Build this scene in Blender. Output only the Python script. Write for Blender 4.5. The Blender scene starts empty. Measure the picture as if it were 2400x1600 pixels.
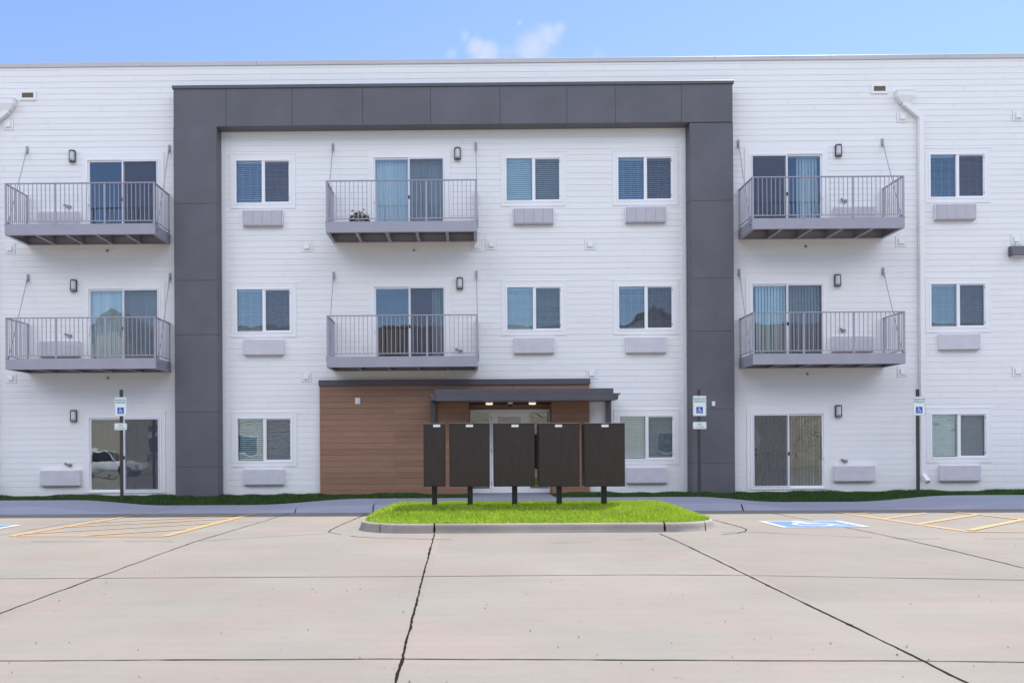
import bpy, math, random
import numpy as np
from mathutils import Vector, Matrix
random.seed(7); rng = np.random.default_rng(7)
PI = math.pi
sc = bpy.context.scene
col = sc.collection
# ------------------------------------------------------------------ camera
F, PX, PY = 2100.0, 1082.0, 1050.0
EYE = Vector((0, 0, 1.23)); D = 23.9
ROT = Matrix.Rotation(0.0087, 3, 'Z') @ Matrix.Rotation(PI/2, 3, 'X') @ Matrix.Rotation(-0.0060, 3, 'Z')
cd = bpy.data.cameras.new('camera'); cam = bpy.data.objects.new('camera', cd); col.objects.link(cam)
cam.matrix_world = Matrix.Translation(EYE) @ ROT.to_4x4()
cd.sensor_width = 36; cd.lens = F/2400*36
cd.shift_x = (1200-PX)/2400; cd.shift_y = (PY-800)/2400
cd.clip_end = 3000; cd.clip_start = .05
sc.camera = cam
def ray(u, v):
    return ROT @ Vector(((u-PX)/F, -(v-PY)/F, -1))
def at(u, v, Y=D):
    r = ray(u, v); return EYE + r*(Y/r.y)
def P(dx, dy, Y=D):           # photo position measured on a 2352 px wide view
    return at(dx*1.020408, dy*1.020408, Y)
# ------------------------------------------------------------------ ground shape
def sm(a, b, x):
    t = min(1, max(0, (x-a)/(b-a))); return t*t*(3-2*t)
def lotz(Y):
    if Y < 0: return -.325
    if Y < 13: return -.325 + .0105*Y
    return -.1885 - .0015*(Y-13)
def walkz(x):                 # height of the walk behind the kerb, dropped at the two ramps
    full, low = -.04, -.185
    l = sm(-9.9, -7.6, x) * (1 - sm(-5.4, -2.6, x))
    r = sm(5.6, 7.7, x) * (1 - sm(9.6, 12.0, x))
    return full + (low-full)*max(l, r)
KY, BY = 20.0, 22.35
def surf(x, Y):
    if Y < KY-.02: return lotz(Y)
    w = walkz(x)
    if Y < KY+.14: return lotz(KY) + (w-lotz(KY))*sm(KY-.02, KY+.14, Y)
    if Y < BY: return w + .012*(Y-KY)
    wb = w + .012*(BY-KY)
    return wb + (0.0-wb)*sm(BY, D-.1, Y)
def ground(u, v):
    Y = 10.0
    r = ray(u, v)
    for i in range(60):
        z = lotz(Y); t = (z-EYE.z)/r.z; Y = .5*Y + .5*r.y*t
    return Vector((r.x*t, r.y*t, z))
# ------------------------------------------------------------------ objects
def link(o, parent=None):
    col.objects.link(o)
    if parent is not None:
        o.parent = parent
    return o
def tag(o, label=None, cat=None, group=None, kind=None):
    if label: o['label'] = label
    if cat: o['category'] = cat
    if group: o['group'] = group
    if kind: o['kind'] = kind
    return o
def empty(name, loc=(0,0,0), rz=0):
    o = bpy.data.objects.new(name, None); o.empty_display_size = .2
    o.location = loc; o.rotation_euler = (0,0,rz); return link(o)
class MB:
    def __init__(s): s.v = []; s.f = []; s.m = []
    def add(s, vs, fs, mi=0):
        n = len(s.v); s.v += [tuple(p) for p in vs]; s.f += [tuple(i+n for i in f) for f in fs]; s.m += [mi]*len(fs); return s
    def box(s, x0, x1, y0, y1, z0, z1, mi=0, b=0):
        if b > 0:
            return s.cbox(x0, x1, y0, y1, z0, z1, b, mi)
        vs = [(x,y,z) for x in (x0,x1) for y in (y0,y1) for z in (z0,z1)]
        return s.add(vs, [(0,1,3,2),(4,6,7,5),(0,4,5,1),(2,3,7,6),(0,2,6,4),(1,5,7,3)], mi)
    def cbox(s, x0, x1, y0, y1, z0, z1, b, mi=0):
        import itertools
        vs = []; idx = {}
        X = (x0,x1); Y = (y0,y1); Z = (z0,z1)
        for i,j,k in itertools.product((0,1),repeat=3):
            sx, sy, sz = (1,-1)[i], (1,-1)[j], (1,-1)[k]
            for a in range(3):
                p = [X[i]+sx*b, Y[j]+sy*b, Z[k]+sz*b]
                p[a] = (X[i],Y[j],Z[k])[a]
                idx[(i,j,k,a)] = len(vs); vs.append(tuple(p))
        fs = []
        for a in range(3):
            o = [c for c in range(3) if c != a]
            for q in (0,1):
                f = []
                for (m,n) in ((0,0),(1,0),(1,1),(0,1)):
                    t = [0,0,0]; t[a]=q; t[o[0]]=m; t[o[1]]=n; f.append(idx[(t[0],t[1],t[2],a)])
                fs.append(f)
        for a in range(3):       # edges along axis a
            o = [c for c in range(3) if c != a]
            for m in (0,1):
                for n in (0,1):
                    t0=[0,0,0]; t0[o[0]]=m; t0[o[1]]=n; t1=t0[:]; t1[a]=1
                    fs.append([idx[(*t0,o[0])], idx[(*t1,o[0])], idx[(*t1,o[1])], idx[(*t0,o[1])]])
        for i,j,k in itertools.product((0,1),repeat=3):
            fs.append([idx[(i,j,k,0)],idx[(i,j,k,1)],idx[(i,j,k,2)]])
        return s.add(vs, fs, mi)
    def quad(s, a, b, c, d, mi=0): return s.add([a,b,c,d], [(0,1,2,3)], mi)
    def bar(s, a, b, w, h=None, mi=0, up=(0,0,1)):
        h = h or w; a = Vector(a); b = Vector(b); d = (b-a).normalized(); u = Vector(up)
        if abs(d.dot(u)) > .98: u = Vector((0,1,0))
        x = d.cross(u).normalized()*(w/2); y = x.cross(d).normalized()*(h/2)
        vs = [p+sx*x+sy*y for p in (a,b) for sx,sy in ((-1,-1),(1,-1),(1,1),(-1,1))]
        return s.add(vs, [(0,1,2,3),(7,6,5,4),(0,4,5,1),(1,5,6,2),(2,6,7,3),(3,7,4,0)], mi)
    def tube(s, pts, r, n=10, mi=0, caps=True):
        pts = [Vector(p) for p in pts]; rs = r if isinstance(r,(list,tuple)) else [r]*len(pts)
        vs = []; fs = []
        for i,p in enumerate(pts):
            d = (pts[min(i+1,len(pts)-1)]-pts[max(i-1,0)]).normalized()
            u = Vector((0,0,1)) if abs(d.z) < .9 else Vector((0,1,0))
            x = d.cross(u).normalized(); y = x.cross(d).normalized()
            for k in range(n):
                a = 2*PI*k/n; vs.append(p + rs[i]*(x*math.cos(a)+y*math.sin(a)))
        for i in range(len(pts)-1):
            for k in range(n):
                k2 = (k+1)%n; fs.append((i*n+k, i*n+k2, (i+1)*n+k2, (i+1)*n+k))
        if caps: fs.append(tuple(range(n-1,-1,-1))); fs.append(tuple((len(pts)-1)*n+k for k in range(n)))
        return s.add(vs, fs, mi)
    def prism(s, poly, y0, y1, mi=0):         # polygon in x,z extruded along y
        n = len(poly); vs = [(x,y0,z) for x,z in poly]+[(x,y1,z) for x,z in poly]
        fs = [tuple(range(n)), tuple(range(2*n-1,n-1,-1))]+[(i,i+n,(i+1)%n+n,(i+1)%n) for i in range(n)]
        return s.add(vs, fs, mi)
    def prismx(s, poly, x0, x1, mi=0):        # polygon in y,z extruded along x
        n = len(poly); vs = [(x0,y,z) for y,z in poly]+[(x1,y,z) for y,z in poly]
        fs = [tuple(range(n)), tuple(range(2*n-1,n-1,-1))]+[(i,i+n,(i+1)%n+n,(i+1)%n) for i in range(n)]
        return s.add(vs, fs, mi)
    def mesh(s, name, mats, smooth=False):
        me = bpy.data.meshes.new(name); me.from_pydata(s.v, [], s.f)
        mats = mats if isinstance(mats,(list,tuple)) else [mats]
        for m in mats: me.materials.append(m)
        if len(mats) > 1: me.polygons.foreach_set('material_index', s.m)
        if smooth: me.polygons.foreach_set('use_smooth', [True]*len(s.f))
        me.update(); return me
    def build(s, name, mats, parent=None, smooth=False, loc=(0,0,0), rz=0):
        me = s.mesh(name, mats, smooth)
        o = bpy.data.objects.new(name, me); o.location = loc; o.rotation_euler = (0,0,rz)
        return link(o, parent)
def inst(name, me, parent=None, loc=(0,0,0), rz=0):
    o = bpy.data.objects.new(name, me); o.location = loc; o.rotation_euler = (0,0,rz); return link(o, parent)
def copy_tree(o, parent=None):
    c = o.copy(); col.objects.link(c); c.parent = parent
    for ch in list(o.children): copy_tree(ch, c)
    return c
# ------------------------------------------------------------------ materials
def nodes(name):
    m = bpy.data.materials.new(name); m.use_nodes = True; nt = m.node_tree
    return m, nt, nt.nodes['Principled BSDF']
def N(nt, t, **k):
    n = nt.nodes.new(t)
    for a,b in k.items(): setattr(n, a, b)
    return n
def mat(name, c, rough=.6, var=.06, scale=3, stretch=(1,1,1), bump=0, bscale=60, metal=0, spec=.5, island=0, c2=None):
    m, nt, b = nodes(name); L = nt.links
    b.inputs['Roughness'].default_value = rough; b.inputs['Metallic'].default_value = metal
    b.inputs['Specular IOR Level'].default_value = spec
    tc = N(nt,'ShaderNodeTexCoord'); mp = N(nt,'ShaderNodeMapping'); mp.inputs['Scale'].default_value = stretch
    geo = N(nt,'ShaderNodeNewGeometry')
    L.new(geo.outputs['Position'], mp.inputs['Vector'])
    no = N(nt,'ShaderNodeTexNoise'); no.inputs['Scale'].default_value = scale; no.inputs['Detail'].default_value = 6
    no.inputs['Roughness'].default_value = .6
    L.new(mp.outputs[0], no.inputs['Vector'])
    mx = N(nt,'ShaderNodeMix', data_type='RGBA')
    c = (*c,1); d = tuple(x*(1-var*2) for x in c[:3])+(1,) if c2 is None else (*c2,1)
    e = tuple(min(1,x*(1+var*2)) for x in c[:3])+(1,) if c2 is None else c
    mx.inputs[6].default_value = d; mx.inputs[7].default_value = e
    mr = N(nt,'ShaderNodeMapRange'); mr.inputs[1].default_value=.3; mr.inputs[2].default_value=.7
    L.new(no.outputs[0], mr.inputs[0]); L.new(mr.outputs[0], mx.inputs[0])
    out = mx.outputs[2]
    if island:
        hs = N(nt,'ShaderNodeHueSaturation'); mr2 = N(nt,'ShaderNodeMapRange')
        mr2.inputs[3].default_value = 1-island; mr2.inputs[4].default_value = 1+island
        L.new(geo.outputs['Random Per Island'], mr2.inputs[0]); L.new(mr2.outputs[0], hs.inputs['Value']); L.new(out, hs.inputs['Color'])
        out = hs.outputs[0]
    L.new(out, b.inputs['Base Color'])
    if bump:
        n2 = N(nt,'ShaderNodeTexNoise'); n2.inputs['Scale'].default_value = bscale; n2.inputs['Detail'].default_value = 4
        L.new(mp.outputs[0], n2.inputs['Vector'])
        bp = N(nt,'ShaderNodeBump'); bp.inputs['Strength'].default_value = bump; bp.inputs['Distance'].default_value = .01
        L.new(n2.outputs[0], bp.inputs['Height']); L.new(bp.outputs[0], b.inputs['Normal'])
    return m
M = {}
M['siding'] = mat('white_siding', (.81,.81,.805), .55, .014, 2.2, (.25,1,6), island=.012)
M['trim'] = mat('white_trim', (.82,.82,.82), .5, .012, 3)
M['vinyl'] = mat('white_vinyl', (.86,.86,.88), .35, .008, 3)
M['coping'] = mat('grey_coping', (.50,.49,.52), .4, .03, 1.5, (.3,1,1))
M['panel'] = mat('charcoal_panel', (.108,.105,.124), .5, .06, 1.1, (1,1,1), bump=.25, bscale=220, island=.04)
M['panelgap'] = mat('panel_gap', (.03,.03,.036), .8, .05)
M['steel'] = mat('grey_painted_steel', (.34,.335,.39), .42, .03, 2)
M['deck'] = mat('dark_decking', (.26,.20,.175), .7, .1, 4, (1,8,1))
M['wood'] = mat('brown_board', (.275,.15,.094), .5, .07, 3.5, (.6,1,14), island=.09)
M['woodtrim'] = mat('brown_trim', (.34,.17,.105), .5, .06, 3)
M['capsun'] = mat('sunlit_bronze_cap', (.13,.115,.105), .25, .08, 4)  # paler than the cabinet: sun on the top rim put into the colour
M['ventshade'] = mat('vent_shadow_line', (.50,.50,.53), .6, .03)  # grey rings paint the shadow outlines of the vent plates
M['wooddark'] = mat('brown_backing', (.11,.055,.035), .8, .1, 3)
M['bronze'] = mat('bronze_mailbox', (.026,.018,.016), .42, .12, 3.5, (6,6,.7), island=0)
M['black'] = mat('black_metal', (.010,.009,.010), .45, .1, 5)
M['capdark'] = mat('charcoal_metal', (.085,.083,.10), .38, .04, 2)
M['ac'] = mat('beige_grille', (.76,.745,.80), .5, .03, 4)
M['acslot'] = mat('grille_slot', (.40,.385,.42), .7, .03)
M['lampb'] = mat('bronze_lamp', (.045,.038,.036), .4, .1, 5)
M['frost'] = mat('frosted_glass', (.62,.62,.68), .25, .04, 6)
M['screwmetal'] = mat('dull_metal', (.30,.29,.31), .35, .05, 6, metal=.7)
M['blind'] = mat('blind_slat', (.70,.86,.88), .5, .02, 4, island=.04)
M['blindb'] = mat('blind_slat_cool', (.70,.78,.84), .5, .02, 4, island=.05)
M['vane'] = mat('vertical_vane', (.68,.78,.78), .6, .02, 4, island=.10)
M['room'] = mat('dim_room', (.07,.068,.068), .8, .1, 1)
M['label'] = mat('white_label', (.78,.78,.80), .4, .02)
M['signwhite'] = mat('sign_white', (.80,.82,.82), .35, .01)
M['green'] = mat('sign_green', (.03,.24,.17), .4, .02)
M['blue'] = mat('sign_blue', (.015,.10,.46), .4, .02)
M['orange'] = mat('orange_paint', (.56,.29,.075), .7, .10, 9, (1,2.5,1), c2=(.32,.25,.16))
M['bluepaint'] = mat('blue_paint', (.05,.16,.46), .7, .10, 9)
M['whitepaint'] = mat('white_paint', (.50,.50,.49), .7, .05, 9)
M['joint'] = mat('joint_sealant', (.014,.010,.009), .95, .2, 20, spec=.1)
M['soil'] = mat('soil', (.05,.035,.022), .95, .2, 12)
M['pot'] = mat('pot', (.45,.42,.38), .6, .05)
M['leaf'] = mat('leaf', (.03,.07,.02), .5, .2, 30, island=.4)
M['petal'] = mat('petal', (.55,.12,.12), .5, .2, 40, island=.3)
M['rubber'] = mat('rubber', (.02,.02,.02), .8, .05)
M['carpaint'] = mat('white_car_paint', (.80,.80,.80), .2, .01)
M['carglass'] = mat('car_glass', (.02,.025,.03), .05, .01)
M['tan'] = mat('tan_siding', (.58,.50,.38), .7, .04, 2, (.2,.2,8))
M['roof'] = mat('shingle_roof', (.10,.075,.062), .9, .15, 6)
M['grassbase'] = mat('grass_base', (.035,.06,.015), .95, .2, 6)
M['brownvent'] = mat('vent_inside', (.13,.10,.07), .6, .15, 20)
M['glassdoorrail'] = M['vinyl']
# concrete with broom streaks, stains and slab to slab tone
def concrete(name, c, slabs=True, var=.10, stain=.25):
    m, nt, b = nodes(name); L = nt.links
    b.inputs['Roughness'].default_value = .85; b.inputs['Specular IOR Level'].default_value = .25
    geo = N(nt,'ShaderNodeNewGeometry')
    def noise(sc_, st, det=6, r=.6):
        mp = N(nt,'ShaderNodeMapping'); mp.inputs['Scale'].default_value = st
        L.new(geo.outputs['Position'], mp.inputs['Vector'])
        n = N(nt,'ShaderNodeTexNoise'); n.inputs['Scale'].default_value = sc_; n.inputs['Detail'].default_value = det
        n.inputs['Roughness'].default_value = r
        L.new(mp.outputs[0], n.inputs['Vector']); return n
    def rr(src, a, b_, lo, hi):
        r = N(nt,'ShaderNodeMapRange'); r.inputs[1].default_value=a; r.inputs[2].default_value=b_
        r.inputs[3].default_value=lo; r.inputs[4].default_value=hi; L.new(src, r.inputs[0]); return r.outputs[0]
    def mul(a, b_):
        n = N(nt,'ShaderNodeMath', operation='MULTIPLY'); L.new(a, n.inputs[0])
        if isinstance(b_, float): n.inputs[1].default_value = b_
        else: L.new(b_, n.inputs[1])
        return n.outputs[0]
    f = rr(noise(.55,(1,1,1)).outputs[0], .3,.7, 1-var, 1+var*.6)
    f = mul(f, rr(noise(2.2,(.35,3.2,1),8,.7).outputs[0], .3,.7, 1-var*.7, 1+var*.5))
    f = mul(f, rr(noise(60,(.5,1.6,1),4,.75).outputs[0], .3,.7, .93, 1.06)); f = mul(f, rr(noise(17,(.35,2.4,1),5,.7).outputs[0], .62,.74, 1, 1-stain*.6))
    f = mul(f, rr(noise(9,(1,1,1),5).outputs[0], .66,.80, 1, 1-stain))
    if slabs:
        sx = N(nt,'ShaderNodeSeparateXYZ'); L.new(geo.outputs['Position'], sx.inputs[0])
        def cell(o, off, w):
            a = N(nt,'ShaderNodeMath', operation='ADD'); a.inputs[1].default_value = off; L.new(o, a.inputs[0])
            d = N(nt,'ShaderNodeMath', operation='DIVIDE'); d.inputs[1].default_value = w; L.new(a.outputs[0], d.inputs[0])
            q = N(nt,'ShaderNodeMath', operation='FLOOR'); L.new(d.outputs[0], q.inputs[0]); return q.outputs[0]
        cx = N(nt,'ShaderNodeCombineXYZ'); L.new(cell(sx.outputs[0], .46+36.6, 3.66), cx.inputs[0]); L.new(cell(sx.outputs[1], 30-.95, 3.75), cx.inputs[1])
        w = N(nt,'ShaderNodeTexWhiteNoise', noise_dimensions='3D'); L.new(cx.outputs[0], w.inputs['Vector'])
        f = mul(f, rr(w.outputs['Value'], 0,1, .955, 1.035))
    hue = noise(.8,(1,1,1))
    mx = N(nt,'ShaderNodeMix', data_type='RGBA')
    mx.inputs[6].default_value = (c[0]*1.03,c[1]*.985,c[2]*.965,1); mx.inputs[7].default_value = (c[0]*.975,c[1]*1.005,c[2]*1.0,1)
    L.new(rr(hue.outputs[0], .4,.6,0,1), mx.inputs[0])
    mm = N(nt,'ShaderNodeMix', data_type='RGBA', blend_type='MULTIPLY'); mm.inputs[0].default_value = 1
    L.new(mx.outputs[2], mm.inputs[6]); L.new(f, mm.inputs[7]); L.new(mm.outputs[2], b.inputs['Base Color'])
    n2 = noise(45,(1,2.5,1),4); bp = N(nt,'ShaderNodeBump'); bp.inputs['Strength'].default_value=.35; bp.inputs['Distance'].default_value=.006
    L.new(n2.outputs[0], bp.inputs['Height']); L.new(bp.outputs[0], b.inputs['Normal'])
    return m
M['lot'] = concrete('lot_concrete', (.224,.204,.182), var=.085, stain=.35)
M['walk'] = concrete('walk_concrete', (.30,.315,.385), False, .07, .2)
M['kerb'] = concrete('kerb_concrete', (.29,.265,.245), False, .22, .5)
def grassmat(name, c, c2, trans, straw=(.55,.50,.22)):
    m = bpy.data.materials.new(name); m.use_nodes = True; nt = m.node_tree; L = nt.links
    nt.nodes.remove(nt.nodes['Principled BSDF']); out = nt.nodes['Material Output']
    geo = N(nt,'ShaderNodeNewGeometry'); no = N(nt,'ShaderNodeTexNoise'); no.inputs['Scale'].default_value = 1.6; no.inputs['Detail'].default_value = 5
    L.new(geo.outputs['Position'], no.inputs['Vector'])
    ad = N(nt,'ShaderNodeMath', operation='ADD'); L.new(geo.outputs['Random Per Island'], ad.inputs[0]); L.new(no.outputs[0], ad.inputs[1])
    mr = N(nt,'ShaderNodeMapRange'); mr.inputs[1].default_value=.3; mr.inputs[2].default_value=1.4; L.new(ad.outputs[0], mr.inputs[0])
    mx0 = N(nt,'ShaderNodeMix', data_type='RGBA'); mx0.inputs[6].default_value=(*c,1); mx0.inputs[7].default_value=(*c2,1)
    L.new(mr.outputs[0], mx0.inputs[0])
    sr = N(nt,'ShaderNodeMapRange'); sr.inputs[1].default_value=.93; sr.inputs[2].default_value=.98; L.new(geo.outputs['Random Per Island'], sr.inputs[0])
    mx = N(nt,'ShaderNodeMix', data_type='RGBA'); L.new(sr.outputs[0], mx.inputs[0]); L.new(mx0.outputs[2], mx.inputs[6]); mx.inputs[7].default_value=(*straw,1)
    d = N(nt,'ShaderNodeBsdfDiffuse'); t = N(nt,'ShaderNodeBsdfTranslucent'); g = N(nt,'ShaderNodeBsdfGlossy')
    g.inputs['Roughness'].default_value = .4; g.inputs['Color'].default_value=(.6,.7,.5,1)
    L.new(mx.outputs[2], d.inputs[0]); L.new(mx.outputs[2], t.inputs[0])
    a = N(nt,'ShaderNodeMixShader'); a.inputs[0].default_value = trans; L.new(d.outputs[0], a.inputs[1]); L.new(t.outputs[0], a.inputs[2])
    b = N(nt,'ShaderNodeMixShader'); b.inputs[0].default_value = .04; L.new(a.outputs[0], b.inputs[1]); L.new(g.outputs[0], b.inputs[2])
    L.new(b.outputs[0], out.inputs[0]); return m
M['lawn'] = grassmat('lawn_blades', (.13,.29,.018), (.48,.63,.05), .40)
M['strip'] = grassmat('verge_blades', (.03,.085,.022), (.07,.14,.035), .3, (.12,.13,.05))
def glassmat(name, tint, refl, fac, rough=0.0, wob=.0):
    m = bpy.data.materials.new(name); m.use_nodes = True; nt = m.node_tree; L = nt.links
    nt.nodes.remove(nt.nodes['Principled BSDF']); out = nt.nodes['Material Output']
    t = N(nt,'ShaderNodeBsdfTransparent'); t.inputs[0].default_value = (*tint,1)
    g = N(nt,'ShaderNodeBsdfGlossy'); g.inputs[0].default_value = (*refl,1); g.inputs['Roughness'].default_value = rough
    fr = N(nt,'ShaderNodeLayerWeight'); fr.inputs[0].default_value = .25
    mr = N(nt,'ShaderNodeMapRange'); mr.inputs[3].default_value = fac; mr.inputs[4].default_value = 1; L.new(fr.outputs['Fresnel'], mr.inputs[0])
    geo = N(nt,'ShaderNodeNewGeometry'); no = N(nt,'ShaderNodeTexNoise'); no.inputs['Scale'].default_value = 2.3; no.inputs['Detail'].default_value = 1
    L.new(geo.outputs['Position'], no.inputs['Vector'])
    bp = N(nt,'ShaderNodeBump'); bp.inputs['Strength'].default_value = .5; bp.inputs['Distance'].default_value = wob
    L.new(no.outputs[0], bp.inputs['Height']); L.new(bp.outputs[0], g.inputs['Normal'])
    a = N(nt,'ShaderNodeMixShader'); L.new(mr.outputs[0], a.inputs[0]); L.new(t.outputs[0], a.inputs[1]); L.new(g.outputs[0], a.inputs[2])
    L.new(a.outputs[0], out.inputs[0]); return m
M['glass'] = glassmat('window_glass', (.93,.97,.98), (.86,.92,.96), .11, wob=.003)
def screenmat():
    m = bpy.data.materials.new('insect_screen'); m.use_nodes = True; nt = m.node_tree; L = nt.links
    b = nt.nodes['Principled BSDF']; b.inputs['Base Color'].default_value=(.13,.13,.17,1); b.inputs['Roughness'].default_value=.7
    t = N(nt,'ShaderNodeBsdfTransparent'); a = N(nt,'ShaderNodeMixShader'); a.inputs[0].default_value=.22
    L.new(t.outputs[0], a.inputs[1]); L.new(b.outputs[0], a.inputs[2]); L.new(a.outputs[0], nt.nodes['Material Output'].inputs[0]); return m
M['screen'] = screenmat()
def emis(name, c, s):
    m, nt, b = nodes(name); b.inputs['Base Color'].default_value=(*c,1); b.inputs['Emission Color'].default_value=(*c,1); b.inputs['Emission Strength'].default_value=s; return m
M['lampon'] = emis('lit_diffuser', (1,.86,.66), .45)

# ================================================================== SETTING
g = MB(); xs = [-600,-60,60,600]; 
g.quad((-700,-700,-.6),(700,-700,-.6),(700,700,-.6),(-700,700,-.6))
tag(g.build('ground', M['grassbase']), 'flat ground around the buildings', 'ground', kind='structure')
# parking lot sheet
g = MB(); ys = [-24,-10,0]+[i*1.0 for i in range(1,20)]+[19.99]
for i in range(len(ys)-1):
    a, b = ys[i], ys[i+1]
    g.quad((-45,a,lotz(a)),(45,a,lotz(a)),(45,b,lotz(b)),(-45,b,lotz(b)))
tag(g.build('parking_lot', M['lot']), 'pale concrete parking lot in jointed slabs', 'parking lot', kind='structure')
# sidewalk: kerb face + walk, one sheet
g = MB(); xs = [i*.3 for i in range(-100,101)]
prof = [KY-.02, KY+.0, KY+.03, KY+.06, KY+.09, KY+.12, KY+.14, KY+.3, 21.2, BY]
n = len(prof)
vs = [(x, y, surf(x, y-1e-6)+.004) for x in xs for y in prof]
fs = [(i*n+j, (i+1)*n+j, (i+1)*n+j+1, i*n+j+1) for i in range(len(xs)-1) for j in range(n-1)]
g.add(vs, fs)
# back edge drop
g.add([(x, y, surf(x,BY-.001)+.004-dz) for x in xs for y,dz in ((BY,0),(BY+.001,.12))], [(i*2,(i+1)*2,(i+1)*2+1,i*2+1) for i in range(len(xs)-1)])
sw = g.build('sidewalk', M['walk'], smooth=True); tag(sw, 'shaded concrete sidewalk with rolled kerb and two dropped ramps', 'sidewalk', kind='structure')
# entrance slab
ex0, ex1 = at(1101,1150,22.4).x, at(1302,1150,22.4).x
g = MB(); g.box(ex0, ex1, BY+.002, D+.62, -.2, -.005, b=.006)
tag(g.build('entrance_path', M['walk']), 'short concrete path from the sidewalk to the entrance door', 'path', kind='structure')

# pavement joints (irregular sealed strips)
def strip_pts(px_pts): return [ground(u,v) for u,v in px_pts]
def strip(mb, pts, w, zf=None, jit=.008, lift=.004, wvar=.5, step=.12, breaks=0):
    L = []; 
    for a, b in zip(pts[:-1], pts[1:]):
        d = math.hypot(b.x-a.x, b.y-a.y); k = max(1,int(d/step))
        for i in range(k): L.append(a.lerp(b, i/k))
    L.append(pts[-1].copy())
    q = []; ww = w; off = 0
    for i,p in enumerate(L):
        d = (L[min(i+1,len(L)-1)]-L[max(i-1,0)]); d.z = 0; d.normalize(); nrm = Vector((-d.y,d.x,0))
        off = off*.75 + random.uniform(-jit,jit); ww = .6*ww+.4*w*(1+random.uniform(-wvar,wvar))
        if random.random() < .04: ww *= 1.6
        for s in (-1,1):
            r = p + nrm*(off+s*ww/2); z = (zf(r.x,r.y) if zf else lotz(r.y))+lift; q.append((r.x,r.y,z))
    fs = []
    skip = 0
    for i in range(len(L)-1):
        if skip > 0: skip -= 1; continue
        if breaks and random.random() < breaks: skip = random.randint(1,3); continue
        fs.append((2*i,2*i+1,2*i+3,2*i+2))
    mb.add(q, fs)
J = MB()
A = lambda *p, **k: strip(J, strip_pts(p), **k)
A((-140,1490),(0,1436),(230,1352),(461,1268),(600,1227),(689,1199), w=.016)
A((1021,1243),(991,1352),(943,1546),(918,1640), w=.019, jit=.004, step=.045, wvar=.8)
A((1546,1250),(1752,1348),(2166,1549),(2290,1612), w=.018, jit=.004, step=.06, wvar=.7)
A((1806,1202),(1900,1219),(2112,1262),(2400,1331),(2500,1356), w=.018)
A((-60,1264),(0,1254),(160,1226),(283,1209), w=.014, jit=.004)
A((-100,1549.5),(0,1548.5),(900,1543.6),(1500,1546),(2166,1549),(2500,1553.5), w=.014, jit=.004)
A((-100,1356),(0,1355.6),(900,1351),(1500,1346.5),(1752,1348),(2400,1359),(2500,1361), w=.016, jit=.003)
A((-60,1269.6),(0,1269.5),(461,1268),(620,1258),(770,1249.5), w=.016, jit=.004, breaks=.10)
A((770,1247),(800,1252),(832,1257),(880,1260),(1010,1263.5),(1060,1264), w=.018, jit=.004, breaks=.05)
A((770,1247),(776,1241),(810,1225),(850,1208),(862,1203), w=.018, jit=.004)
A((20,1229),(293,1226),(460,1225),(720,1222), w=.010, jit=.003, breaks=.08)
A((1668,1217),(1738,1235),(1750,1240),(1746,1245),(1730,1249),(1690,1252.5), w=.020, jit=.004)
A((1690,1248),(1753,1246),(1918,1254),(2112,1262.5),(2400,1262), w=.016, jit=.004, breaks=.05)
A((1290,1273),(1420,1268),(1530,1262), w=.008, jit=.004, breaks=.15)
tag(J.build('pavement_joints', M['joint']), 'dark sealed joints between the concrete slabs', 'joint', kind='structure')
# joints on walk
J = MB()
def wj(u, vtop, dx, w=.022):
    x = at(u, 1180, KY).x
    pts = [Vector((x+dx*t*.25, KY-.05+t*.24, 0)) for t in (0,.3,.6,.9,1.0)]
    strip(J, pts, w, zf=lambda a,b: surf(a,b)+.004, jit=.003, step=.03, lift=.003)
wj(874,0,.02,.03); wj(691,0,.0,.022); wj(1567,0,-.02,.03); wj(1742,0,-.02,.026)
for u in (874, 2100, 350, 1567):
    x = at(u,1180,KY).x
    strip(J, [Vector((x,KY+.2,0)),Vector((x,BY,0))], .007, zf=lambda a,b: surf(a,b-1e-4)+.004, jit=.002, lift=.003)
tag(J.build('sidewalk_joints', M['joint']), 'dark joints across the kerb and sidewalk', 'joint', kind='structure')

# leaf bits and grit on the slabs
lit = MB()
for u,v in [(84,1508),(163,1507),(28,1577),(139,1408),(244,1393),(546,1369),(814,1385),(844,1381),(732,1381),(658,1525),(327,1588),(730,1268),(728,1287),(505,1337),(612,1237),(1131,1331),(1317,1359),(1366,1372),(1137,1426),(1243,1479),(1308,1518),(1400,1536),(1530,1570),(1700,1457),(1905,1524),(2127,1514),(2125,1518),(2294,1398),(1575,1392),(1600,1395),(1740,1426),(1789,1261),(1806,1275),(1662,1264),(2290,1269),(2380,1279),(924,1569),(1047,1600),(960,1598),(1717,1541),(1947,1508),(2177,1547),(1574,1508),(790,1291)]+[(random.uniform(0,2400),random.uniform(1290,1600)) for _ in range(30)]:
    p = ground(u,v); a = random.uniform(0,PI); l = random.uniform(.005,.015); w_l = l*random.uniform(.25,.6)
    d = Vector((math.cos(a),math.sin(a),0)); n_ = Vector((-d.y,d.x,0)); z_ = Vector((0,0,.006))
    lit.add([p+z_*.7-d*l,p+z_*1.6+n_*w_l,p+z_*2.2+d*l*.2,p+z_*.8+d*l,p+z_*1.2-n_*w_l],[(0,1,2),(1,3,2),(2,3,4),(0,2,4)])
M['litter'] = mat('dry_leaf', (.06,.04,.025), .8, .2, 30, island=.5)
tag(lit.build('leaf_litter', M['litter']), 'scattered dry leaf bits on the concrete slabs', 'leaf litter', kind='stuff')
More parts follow.
